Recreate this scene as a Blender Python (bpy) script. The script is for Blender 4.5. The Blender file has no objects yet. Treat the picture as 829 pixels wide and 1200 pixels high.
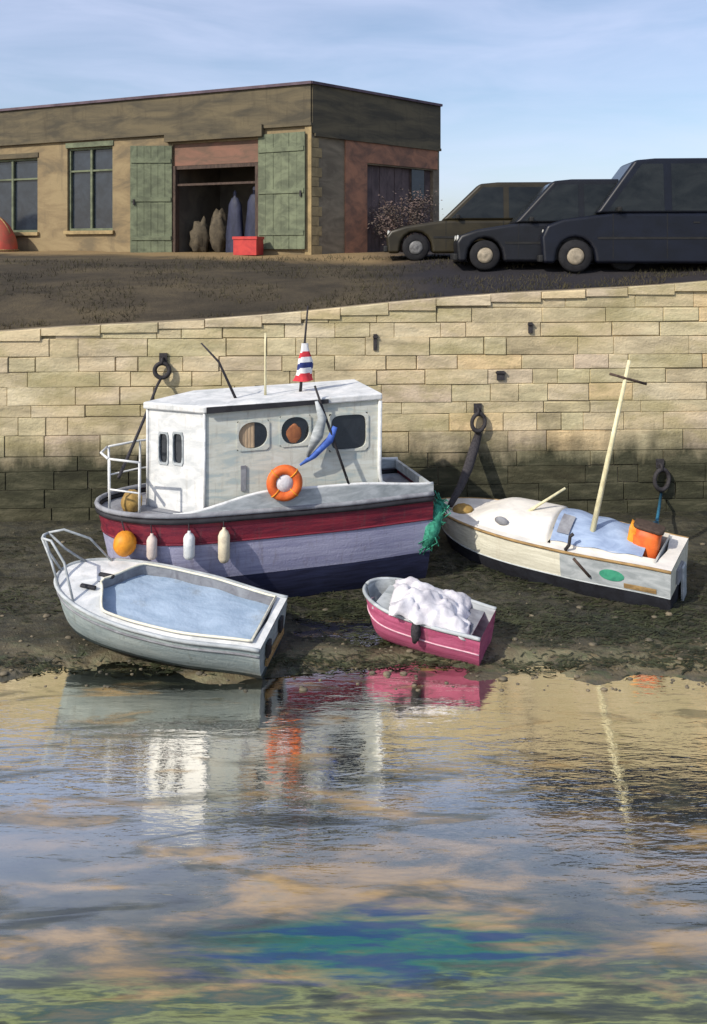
import bpy, bmesh, math, random
from mathutils import Vector, Matrix, noise as mnoise
random.seed(7)
R = math.radians
sc = bpy.context.scene
COL = sc.collection
HC, F, CX, HY = 7.0, 950.0, 414.5, 290.0      # eye height, focal length in picture units, principal column, horizon row

def P(px, py, d):
    return Vector(((px-CX)/F*d, d, HC-(py-HY)/F*d))
def sstep(a, b, x):
    t = max(0.0, min(1.0, (x-a)/(b-a))); return t*t*(3-2*t)
def lerp(a, b, t): return a+(b-a)*t
def nz(x, y, z=0.0): return mnoise.noise(Vector((x, y, z)))

# ------------------------------------------------------------------ materials
def mat(name, c1, c2=None, scale=(3, 3, 3), rough=.7, bump=.15, bscale=25, c3=None, spec=.3, lo=.38, hi=.62, metal=0.0, detail=6, bdist=.02, stain=None, plank=0):
    m = bpy.data.materials.new(name); m.use_nodes = True
    nt = m.node_tree; N = nt.nodes; Lk = nt.links
    b = N['Principled BSDF']
    b.inputs['Roughness'].default_value = rough
    b.inputs['Specular IOR Level'].default_value = spec
    b.inputs['Metallic'].default_value = metal
    if c2 is None: c2 = tuple(v*.72 for v in c1)
    tc = N.new('ShaderNodeTexCoord'); mp = N.new('ShaderNodeMapping')
    mp.inputs['Scale'].default_value = scale
    Lk.new(tc.outputs['Object'], mp.inputs['Vector'])
    n1 = N.new('ShaderNodeTexNoise'); n1.inputs['Scale'].default_value = 1.0
    n1.inputs['Detail'].default_value = detail; n1.inputs['Roughness'].default_value = .62; n1.inputs['Distortion'].default_value = .6
    Lk.new(mp.outputs[0], n1.inputs['Vector'])
    cr = N.new('ShaderNodeValToRGB')
    cr.color_ramp.elements[0].position = lo; cr.color_ramp.elements[0].color = (*c2, 1)
    cr.color_ramp.elements[1].position = hi; cr.color_ramp.elements[1].color = (*c1, 1)
    if c3:
        e = cr.color_ramp.elements.new((lo+hi)/2); e.color = (*c3, 1)
    Lk.new(n1.outputs['Fac'], cr.inputs[0])
    col = cr.outputs[0]
    if stain:      # rust and dirt runs with their own shape
        sm = N.new('ShaderNodeMapping'); sm.inputs['Scale'].default_value = stain[2] if len(stain) > 2 else (9, 9, 1.1); Lk.new(tc.outputs['Object'], sm.inputs['Vector'])
        sn = N.new('ShaderNodeTexNoise'); sn.inputs['Scale'].default_value = 1; sn.inputs['Detail'].default_value = 8; sn.inputs['Roughness'].default_value = .7; Lk.new(sm.outputs[0], sn.inputs['Vector'])
        sr = N.new('ShaderNodeMapRange'); sr.inputs[1].default_value = .54; sr.inputs[2].default_value = .72; sr.inputs[4].default_value = stain[1]; Lk.new(sn.outputs['Fac'], sr.inputs[0])
        sx = N.new('ShaderNodeMixRGB'); sx.inputs[2].default_value = (*stain[0], 1); Lk.new(sr.outputs[0], sx.inputs[0]); Lk.new(col, sx.inputs[1]); col = sx.outputs[0]
    Lk.new(col, b.inputs['Base Color'])
    if bump:
        n2 = N.new('ShaderNodeTexNoise'); n2.inputs['Scale'].default_value = bscale; n2.inputs['Detail'].default_value = 5
        Lk.new(tc.outputs['Object'], n2.inputs['Vector'])
        bp = N.new('ShaderNodeBump'); bp.inputs['Strength'].default_value = bump; bp.inputs['Distance'].default_value = bdist
        hgt = n2.outputs['Fac']
        if plank:
            wv = N.new('ShaderNodeTexWave'); wv.wave_type = 'BANDS'; wv.bands_direction = 'Z'; wv.wave_profile = 'SAW'; wv.inputs['Scale'].default_value = .314/plank; wv.inputs['Distortion'].default_value = .25; wv.inputs['Detail'].default_value = 1
            Lk.new(tc.outputs['Object'], wv.inputs['Vector']); pm = N.new('ShaderNodeMath'); pm.operation = 'MULTIPLY_ADD'; pm.inputs[1].default_value = .8; Lk.new(wv.outputs['Fac'], pm.inputs[0]); Lk.new(hgt, pm.inputs[2]); hgt = pm.outputs[0]
            bp.inputs['Strength'].default_value = .35; bp.inputs['Distance'].default_value = .02
        Lk.new(hgt, bp.inputs['Height']); Lk.new(bp.outputs[0], b.inputs['Normal'])
    return m

M = {}
ST = (1.2, 8, 14)     # long horizontal streaks, like weathered paint
M['white'] = mat('white_paint', (.8, .8, .78), (.56, .58, .58), (2.5, 2.5, 5), .55, .12, 30, stain=((.3, .26, .2), .35))
M['offwhite'] = mat('offwhite_paint', (.66, .68, .62), (.44, .5, .48), (1.5, 4, 6), .6, .12, 25, c3=(.6, .6, .52), stain=((.26, .22, .17), .5))
M['cream'] = mat('cream_paint', (.84, .81, .66), (.66, .63, .5), ST, .55, .1, 25, stain=((.5, .42, .3), .35), plank=.16)
M['greywhite'] = mat('grey_white_paint', (.5, .53, .54), (.3, .33, .34), (2, 4, 6), .6, .15, 25)
M['red'] = mat('red_paint', (.22, .024, .04), (.1, .014, .03), ST, .5, .12, 25, stain=((.1, .07, .07), .6), plank=.14)
M['lavender'] = mat('lavender_paint', (.42, .42, .56), (.3, .3, .44), (.8, 6, 16), .55, .12, 25, stain=((.2, .17, .19), .6), plank=.14)
M['navy'] = mat('navy_antifouling', (.035, .04, .09), (.018, .02, .045), ST, .7, .25, 20)
M['black'] = mat('black_rubber', (.03, .03, .035), (.015, .015, .018), (3, 3, 3), .6, .2, 30)
M['black2'] = mat('tarry_black', (.022, .024, .032), (.012, .012, .016), (3, 3, 3), .75, .3, 18)
M['deckgrey'] = mat('deck_grey', (.3, .31, .33), (.18, .18, .2), (3, 3, 3), .8, .2, 30)
M['glass'] = mat('dark_glass', (.02, .024, .03), (.012, .014, .018), (2, 2, 2), .12, 0, spec=.6)
M['pane'] = mat('window_glass', (.03, .04, .055), (.018, .024, .034), (2, 2, 2), .18, 0, spec=.5)
M['orange'] = mat('orange_plastic', (.8, .17, .035), (.55, .1, .025), (4, 4, 4), .5, .1, 20)
M['amber'] = mat('amber_plastic', (.8, .33, .03), (.6, .22, .02), (5, 5, 5), .5, .1, 20)
M['ochre'] = mat('ochre_float', (.42, .27, .08), (.26, .16, .05), (5, 5, 5), .65, .2, 20)
M['curtain'] = mat('tan_curtain', (.5, .38, .25), (.36, .26, .17), (9, 9, 2), .9, .1)
M['rust'] = mat('rust_orange', (.36, .14, .06), (.24, .09, .045), (6, 6, 6), .8, .2)
M['iron'] = mat('old_iron', (.045, .042, .045), (.025, .022, .024), (8, 8, 8), .75, .5, 40)
M['rope_dark'] = mat('tarred_rope', (.06, .055, .06), (.03, .028, .032), (20, 20, 20), .9, .5, 60)
M['rope_blue'] = mat('blue_rope', (.03, .16, .25), (.015, .08, .14), (20, 20, 20), .8, .5, 60)
M['spar'] = mat('cream_spar', (.78, .72, .46), (.58, .52, .32), (9, 9, 4), .55, .15)
M['darkwood'] = mat('dark_wood', (.09, .06, .045), (.045, .03, .024), (12, 12, 3), .75, .3)
M['wood'] = mat('weathered_wood', (.4, .26, .11), (.22, .14, .06), (3, 12, 12), .75, .3)
M['hullgrey'] = mat('grey_green_hull', (.42, .48, .47), (.27, .33, .34), ST, .55, .12, 25, stain=((.17, .17, .13), .6), plank=.12)
M['hullgreen'] = mat('weedy_bottom', (.075, .1, .1), (.03, .042, .045), (2, 3, 6), .75, .35, 16)
M['bluecover'] = mat('blue_grey_canvas', (.38, .48, .6), (.27, .36, .47), (1.2, 3, 3), .75, .35, 9, stain=((.2, .2, .18), .5, (2, 2, 2)), bdist=.05)
M['blue'] = mat('blue_canvas', (.34, .43, .58), (.23, .3, .44), (2, 4, 4), .75, .2, 12)
M['pink'] = mat('magenta_paint', (.56, .14, .25), (.4, .08, .16), ST, .5, .12, 25, stain=((.2, .09, .11), .6), plank=.1)
M['tarp'] = mat('white_tarpaulin', (.74, .72, .74), (.52, .5, .53), (4, 4, 4), .7, .3, 12)
M['paleblue'] = mat('pale_pinkish_deck', (.76, .73, .67), (.6, .58, .54), (2, 3, 3), .6, .12)
M['greennet'] = mat('green_net', (.06, .34, .22), (.02, .15, .1), (14, 14, 14), .85, .6, 30)
M['emerald'] = mat('green_emblem', (.07, .36, .22), (.05, .26, .17), (8, 8, 8), .5, .1)
M['flagred'] = mat('flag_red', (.62, .05, .06), (.45, .03, .045), (8, 8, 8), .8, .1)
M['flagwhite'] = mat('flag_white', (.8, .8, .8), (.65, .65, .66), (8, 8, 8), .8, .1)
M['flagblue'] = mat('flag_blue', (.03, .05, .2), (.02, .03, .12), (8, 8, 8), .8, .1)
M['royal'] = mat('royal_blue_cloth', (.1, .2, .62), (.06, .12, .42), (8, 8, 8), .8, .1)
# building
M['render'] = mat('ochre_render', (.29, .225, .125), (.16, .128, .08), (.55, .55, 1.6), .9, .35, 9, c3=(.235, .178, .1), stain=((.13, .105, .07), .7, (2.2, 2.2, .35)))
M['parapet'] = mat('olive_stone_parapet', (.14, .115, .07), (.07, .062, .045), (.5, .5, 2.4), .9, .4, 8, stain=((.06, .05, .035), .6, (2.5, 2.5, .4)))
M['quoin'] = mat('yellow_stone_quoin', (.4, .3, .15), (.25, .19, .1), (2, 2, 2), .9, .3, 12)
M['sidewall'] = mat('grey_olive_render', (.27, .22, .15), (.16, .13, .09), (.8, .8, 2), .9, .4, 9)
M['terracotta'] = mat('terracotta_boards', (.4, .19, .11), (.2, .11, .075), (1.5, 1.5, 2), .85, .35, 10)
M['coping'] = mat('purple_grey_coping', (.15, .11, .13), (.08, .06, .075), (1, 1, 1), .85, .3, 10)
M['greendoor'] = mat('faded_green_paint', (.175, .2, .125), (.1, .115, .075), (2, 2, 3), .8, .25, 14)
M['fascia'] = mat('faded_red_fascia', (.22, .115, .08), (.13, .085, .06), (1, 1, 3), .8, .2)
M['interior'] = mat('interior_plaster', (.16, .14, .11), (.1, .09, .075), (1, 1, 1), .95, .1)
M['coat'] = mat('navy_oilskin', (.035, .04, .075), (.02, .024, .045), (4, 4, 2), .6, .3, 12)
M['redplastic'] = mat('red_plastic', (.55, .06, .05), (.4, .04, .04), (3, 3, 3), .5, .1)
M['reddome'] = mat('red_upturned_hull', (.5, .085, .06), (.33, .1, .06), (1.2, 3, 4), .6, .15)
M['pebble'] = mat('tan_sack', (.11, .09, .06), (.06, .05, .035), (4, 4, 4), .9, .3)
# cars
def carpaint(n, c): return mat(n, c, tuple(v*.55 for v in c), (1.2, 1.2, 2), .42, .03, 30, spec=.35)
M['olive_car'] = carpaint('olive_car_paint', (.032, .026, .013))
M['navy_car'] = carpaint('blue_black_car_paint', (.007, .008, .012))
M['blue_car'] = carpaint('dark_blue_car_paint', (.005, .007, .015))
M['carglass'] = mat('car_glass', (.02, .023, .023), (.008, .01, .011), (1, 1, 2), .2, 0, spec=.3)
M['tyre'] = mat('tyre_rubber', (.018, .018, .02), (.01, .01, .012), (6, 6, 6), .85, .3, 30)
M['hub'] = mat('cream_hub', (.4, .34, .25), (.22, .19, .14), (6, 6, 6), .6, .1)
M['hubgrey'] = mat('grey_hub', (.2, .2, .2), (.1, .1, .1), (6, 6, 6), .5, .1)
M['lamp'] = mat('headlamp_glass', (.5, .5, .46), (.35, .35, .32), (4, 4, 4), .25, 0, spec=.5)
M['trim'] = mat('black_trim', (.02, .02, .02), (.012, .012, .012), (4, 4, 4), .7, .1)

# ------------------------------------------------------------------ mesh helpers
class MB:
    def __init__(s): s.v = []; s.f = []; s.mi = []; s.sm = []
    def add(s, vs, fs, mi=0, smooth=False, mx=None):
        o = len(s.v)
        s.v += [tuple(mx @ Vector(v)) if mx else tuple(v) for v in vs]
        for f in fs: s.f.append([i+o for i in f]); s.mi.append(mi); s.sm.append(smooth)
        return s
    def box(s, c, d, mi=0, mx=None):
        x, y, z = c; a, b, e = d[0]/2, d[1]/2, d[2]/2
        vs = [(x+i*a, y+j*b, z+k*e) for i in (-1, 1) for j in (-1, 1) for k in (-1, 1)]
        return s.add(vs, [(0,1,3,2),(4,6,7,5),(0,4,5,1),(2,3,7,6),(0,2,6,4),(1,5,7,3)], mi, False, mx)
    def tube(s, pts, r, n=8, mi=0, caps=True):
        pts = [Vector(p) for p in pts]; rs = r if isinstance(r, (list, tuple)) else [r]*len(pts)
        vs = []; fs = []; prev = None
        for i, p in enumerate(pts):
            t = (pts[min(i+1, len(pts)-1)]-pts[max(i-1, 0)]).normalized()
            if prev is None:
                prev = t.cross(Vector((0, 0, 1)) if abs(t.z) < .9 else Vector((1, 0, 0))).normalized()
            a = (prev-t*prev.dot(t)).normalized(); b = t.cross(a); prev = a
            for k in range(n):
                w = 2*math.pi*k/n
                vs.append(p+(a*math.cos(w)+b*math.sin(w))*rs[i])
        for i in range(len(pts)-1):
            for k in range(n):
                fs.append((i*n+k, i*n+(k+1) % n, (i+1)*n+(k+1) % n, (i+1)*n+k))
        if caps: fs.append(tuple(range(n))[::-1]); fs.append(tuple((len(pts)-1)*n+k for k in range(n)))
        return s.add(vs, fs, mi, True)
    def torus(s, c, R1, r, axis=(0, 0, 1), n=28, m=10, mi=0, sx=1.0):
        ax = Vector(axis).normalized(); q = Vector((0, 0, 1)).rotation_difference(ax).to_matrix()
        vs = []; fs = []
        for i in range(n):
            a = 2*math.pi*i/n
            for j in range(m):
                b = 2*math.pi*j/m
                vs.append(Vector(c)+q @ Vector(((R1+r*math.cos(b))*math.cos(a)*sx, (R1+r*math.cos(b))*math.sin(a), r*math.sin(b))))
        for i in range(n):
            for j in range(m):
                fs.append((i*m+j, ((i+1) % n)*m+j, ((i+1) % n)*m+(j+1) % m, i*m+(j+1) % m))
        return s.add(vs, fs, mi, True)
    def lathe(s, prof, n=20, mx=None, mi=0, smooth=True, caps=True):
        vs = []; fs = []
        for r, z in prof:
            for k in range(n): vs.append((r*math.cos(2*math.pi*k/n), r*math.sin(2*math.pi*k/n), z))
        for i in range(len(prof)-1):
            for k in range(n): fs.append((i*n+k, i*n+(k+1) % n, (i+1)*n+(k+1) % n, (i+1)*n+k))
        if caps: fs.append(tuple(range(n))[::-1]); fs.append(tuple((len(prof)-1)*n+k for k in range(n)))
        return s.add(vs, fs, mi, smooth, mx)
    def prism(s, poly, y0, y1, mi=0, inset=0.0, mx=None):
        """poly in (x,z), extruded along y"""
        n = len(poly)
        vs = [(x, y0, z) for x, z in poly]+[(x, y1, z) for x, z in poly]
        fs = [tuple(range(n))[::-1], tuple(range(n, 2*n))]+[(i, (i+1) % n, n+(i+1) % n, n+i) for i in range(n)]
        return s.add(vs, fs, mi, False, mx)
    def build(s, name, mats, parent=None, bevel=0, loc=None):
        me = bpy.data.meshes.new(name); me.from_pydata(s.v, [], s.f)
        for m in (mats if isinstance(mats, (list, tuple)) else [mats]): me.materials.append(m)
        me.polygons.foreach_set('material_index', s.mi); me.polygons.foreach_set('use_smooth', s.sm)
        bm = bmesh.new(); bm.from_mesh(me); bmesh.ops.recalc_face_normals(bm, faces=bm.faces); bm.to_mesh(me); bm.free()
        me.update()
        o = bpy.data.objects.new(name, me); COL.objects.link(o)
        if parent is not None: o.parent = parent
        if loc is not None: o.location = loc
        if bevel:
            b = o.modifiers.new('bevel', 'BEVEL'); b.width = bevel; b.segments = 2; b.limit_method = 'ANGLE'; b.angle_limit = R(35)
        return o

def tag(o, label=None, cat=None, group=None, kind=None):
    if label: o['label'] = label
    if cat: o['category'] = cat
    if group: o['group'] = group
    if kind: o['kind'] = kind
    return o
def empty(name, loc, rot=(0, 0, 0)):
    o = bpy.data.objects.new(name, None); COL.objects.link(o); o.location = loc; o.rotation_euler = rot; o.empty_display_size = .2
    return o
def W(root):   # world matrix of a root (no depsgraph update needed)
    return Matrix.LocRotScale(root.location, root.rotation_euler, root.scale)
def blob(mb, c, r, mi=0, amp=.15, freq=2.5, seed=0.0, n=16, m=10):
    vs = []; fs = []
    for i in range(m+1):
        th = math.pi*i/m
        for k in range(n):
            ph = 2*math.pi*k/n
            d = Vector((math.sin(th)*math.cos(ph), math.sin(th)*math.sin(ph), math.cos(th)))
            q = 1+amp*mnoise.noise(d*freq+Vector((seed, seed*.7, 0)))*1.6
            vs.append(Vector(c)+Vector((d.x*r[0], d.y*r[1], d.z*r[2]))*q)
    for i in range(m):
        for k in range(n): fs.append((i*n+k, (i+1)*n+k, (i+1)*n+(k+1) % n, i*n+(k+1) % n))
    mb.add(vs, fs, mi, True); return mb

# ------------------------------------------------------------------ camera, world, sun
cam = bpy.data.cameras.new('camera'); co = bpy.data.objects.new('camera', cam); COL.objects.link(co)
co.location = (0, 0, HC); co.rotation_euler = (R(90), 0, 0)
cam.sensor_fit = 'HORIZONTAL'; cam.sensor_width = 36; cam.lens = F/829*36
cam.shift_y = -310/829; cam.clip_start = .1; cam.clip_end = 6000
sc.camera = co

SUN = Vector((-.70, -.63, .72)).normalized()
w = bpy.data.worlds.new('World'); sc.world = w; w.use_nodes = True
N = w.node_tree.nodes; Lk = w.node_tree.links
bg = N['Background']; bg.inputs['Strength'].default_value = .13
sky = N.new('ShaderNodeTexSky'); sky.sky_type = 'NISHITA'; sky.sun_disc = False
sky.sun_elevation = math.asin(SUN.z); sky.sun_rotation = math.atan2(SUN.x, SUN.y)
sky.air_density = 1.0; sky.dust_density = 1.6; sky.ozone_density = 2.0; sky.altitude = 0
tc = N.new('ShaderNodeTexCoord'); mp = N.new('ShaderNodeMapping'); mp.inputs['Scale'].default_value = (1.6, 1.6, 8)
Lk.new(tc.outputs['Generated'], mp.inputs['Vector'])
cn = N.new('ShaderNodeTexNoise'); cn.inputs['Scale'].default_value = 2.4; cn.inputs['Detail'].default_value = 7; cn.inputs['Roughness'].default_value = .55; cn.inputs['Distortion'].default_value = .5
Lk.new(mp.outputs[0], cn.inputs['Vector'])
cr = N.new('ShaderNodeValToRGB'); cr.color_ramp.elements[0].position = .3; cr.color_ramp.elements[0].color = (.14, .14, .14, 1)
cr.color_ramp.elements[1].position = .72; cr.color_ramp.elements[1].color = (.52, .52, .52, 1)
Lk.new(cn.outputs['Fac'], cr.inputs[0])
mx = N.new('ShaderNodeMixRGB'); mx.inputs[2].default_value = (5.2, 5.6, 7.4, 1)
Lk.new(cr.outputs[0], mx.inputs[0]); Lk.new(sky.outputs[0], mx.inputs[1]); Lk.new(mx.outputs[0], bg.inputs['Color'])
sl = bpy.data.lights.new('sun', 'SUN'); so = bpy.data.objects.new('sun', sl); COL.objects.link(so)
sl.energy = 3.4; sl.angle = R(.6); sl.color = (1, .93, .82)
so.rotation_euler = (-SUN).to_track_quat('-Z', 'Y').to_euler(); so.location = SUN*60
sc.view_settings.view_transform = 'Standard'; sc.view_settings.look = 'None'
sc.view_settings.exposure = .25; sc.view_settings.gamma = 1; sc.view_settings.use_curve_mapping = False
sc.cycles.max_bounces = 8; sc.cycles.caustics_reflective = False; sc.cycles.caustics_refractive = False

# ------------------------------------------------------------------ terrain functions
GZ = -.17           # mud level round the boats
WL = -.28           # water level
def wall_y(x): return 20.5+(x+8.9)*.045
def wall_top(x):
    x = max(-30, min(30, x))
    return 4.84+(x+8.9)*.0725+.05*math.sin(x*.55)
def wall_topc(x): return min(wall_top(x), 6.7)
def mud_z(x, y):
    shore = 13.75+.7*nz(x*.35, 3.1)+.45*nz(x*.9, 7.7)+.2*nz(x*2.3, 1.2)
    z = lerp(-.62, GZ, sstep(shore-1.7, shore+.9, y))
    z += .06*nz(x*.7, y*1.6, 1)+.05*nz(x*1.6, y*4.2, 4)+.015*nz(x*7, y*7, 8)
    z += .2*math.exp(-((x+5.6)/1.5)**2-((y-11.3)/1.3)**2)              # shoal on the left
    z += .30*math.exp(-((x-4.6)/1.3)**2-((y-11.6)/.9)**2)
    z += lerp(.34, 0, sstep(7.0, 9.0, y+.6*nz(x*.8, 2.2)))*(.75+.5*nz(x*1.1, y*1.1, 9))    # near bank
    z -= .05*math.exp(-((x-4.6)/2.4)**2-((y-16.2)/1.4)**2)+.2*math.exp(-((x-.4)/2.0)**2-((y-15.5)/.7)**2)
    z += .25*sstep(17.5, 20.5, y)
    return z
def quay_z(x, y):
    d = y-wall_y(x)-.31
    e = wall_topc(x)
    return 6.9-(6.9-e)*math.exp(-max(0, d)/2.9)+.05*nz(x*.5, y*.5, 2)*sstep(.2, 2, d)+.02*nz(x*2, y*2, 5)*sstep(.2, 1, d)

def grid(xs, ys, fz):
    mb = MB(); nx = len(xs)
    vs = [(x, y, fz(x, y)) for y in ys for x in xs]
    fs = [(j*nx+i, j*nx+i+1, (j+1)*nx+i+1, (j+1)*nx+i) for j in range(len(ys)-1) for i in range(nx-1)]
    return mb.add(vs, fs, 0, True)
def span(a, b, n): return [a+(b-a)*i/n for i in range(n+1)]

# mud (harbour bed)
def mud_material():
    m = bpy.data.materials.new('harbour_mud'); m.use_nodes = True; nt = m.node_tree; N = nt.nodes; L = nt.links
    b = N['Principled BSDF']; tc = N.new('ShaderNodeTexCoord')
    def noise(scale, sxyz=(1, 1, 1), det=8, dist=.5):
        mp = N.new('ShaderNodeMapping'); mp.inputs['Scale'].default_value = sxyz; L.new(tc.outputs['Object'], mp.inputs['Vector'])
        n = N.new('ShaderNodeTexNoise'); n.inputs['Scale'].default_value = scale; n.inputs['Detail'].default_value = det; n.inputs['Roughness'].default_value = .6; n.inputs['Distortion'].default_value = dist
        L.new(mp.outputs[0], n.inputs['Vector']); return n
    n1 = noise(.9, (.8, 1.6, 1)); r1 = N.new('ShaderNodeValToRGB')
    els = r1.color_ramp.elements
    els[0].position = .3; els[0].color = (.035, .036, .03, 1)
    els[1].position = .72; els[1].color = (.27, .19, .1, 1)
    for p, c in ((.43, (.07, .065, .045)), (.53, (.13, .105, .06)), (.62, (.17, .16, .09))):
        e = els.new(p); e.color = (*c, 1)
    L.new(n1.outputs['Fac'], r1.inputs[0])
    n2 = noise(1.7, (1, 2, 1)); r2 = N.new('ShaderNodeValToRGB'); r2.color_ramp.elements[0].position = .54
    sx = N.new('ShaderNodeSeparateXYZ'); L.new(tc.outputs['Object'], sx.inputs[0])
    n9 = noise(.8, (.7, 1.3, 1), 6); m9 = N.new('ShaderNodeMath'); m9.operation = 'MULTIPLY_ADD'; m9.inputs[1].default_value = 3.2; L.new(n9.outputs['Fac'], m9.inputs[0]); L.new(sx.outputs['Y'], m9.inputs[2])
    k9 = N.new('ShaderNodeMapRange'); k9.inputs[1].default_value = 15.75; k9.inputs[2].default_value = 16.7; k9.inputs[4].default_value = .88; L.new(m9.outputs[0], k9.inputs[0])  # darkens mud from boats to wall: weed, plus boat shade painted in
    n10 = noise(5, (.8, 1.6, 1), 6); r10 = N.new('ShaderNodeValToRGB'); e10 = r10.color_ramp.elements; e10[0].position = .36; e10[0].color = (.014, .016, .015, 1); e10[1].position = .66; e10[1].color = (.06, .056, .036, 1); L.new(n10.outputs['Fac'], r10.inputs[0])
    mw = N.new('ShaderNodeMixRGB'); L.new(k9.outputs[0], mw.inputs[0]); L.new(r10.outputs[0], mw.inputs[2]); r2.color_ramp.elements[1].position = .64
    L.new(n2.outputs['Fac'], r2.inputs[0])
    mix = N.new('ShaderNodeMixRGB'); mix.inputs[2].default_value = (.06, .085, .035, 1)
    mt = N.new('ShaderNodeMath'); mt.operation = 'MULTIPLY'; mt.inputs[1].default_value = .65
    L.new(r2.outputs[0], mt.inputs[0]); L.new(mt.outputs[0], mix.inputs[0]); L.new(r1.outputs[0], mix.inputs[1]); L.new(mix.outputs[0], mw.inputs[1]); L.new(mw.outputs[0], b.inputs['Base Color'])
    n3 = noise(14, det=8); rr = N.new('ShaderNodeMapRange'); rr.inputs[1].default_value = .3; rr.inputs[2].default_value = .7; rr.inputs[3].default_value = .2; rr.inputs[4].default_value = .85
    L.new(n1.outputs['Fac'], rr.inputs[0]); L.new(rr.outputs[0], b.inputs['Roughness'])
    bp = N.new('ShaderNodeBump'); bp.inputs['Strength'].default_value = .7; bp.inputs['Distance'].default_value = .05
    L.new(n3.outputs['Fac'], bp.inputs['Height']); L.new(bp.outputs[0], b.inputs['Normal'])
    return m
xs = [-60, -45, -32, -24, -18]+span(-14, 14, 200)+[18, 24, 32, 45, 60]
ys = [-30, -10, 0, 3, 5]+span(6, 21.9, 150)+[24]
def mudz2(x, y): return mud_z(x, y) if y < 22 else -1.5
tag(grid(xs, ys, mudz2).build('mud_ground', mud_material()), kind='structure')

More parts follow.
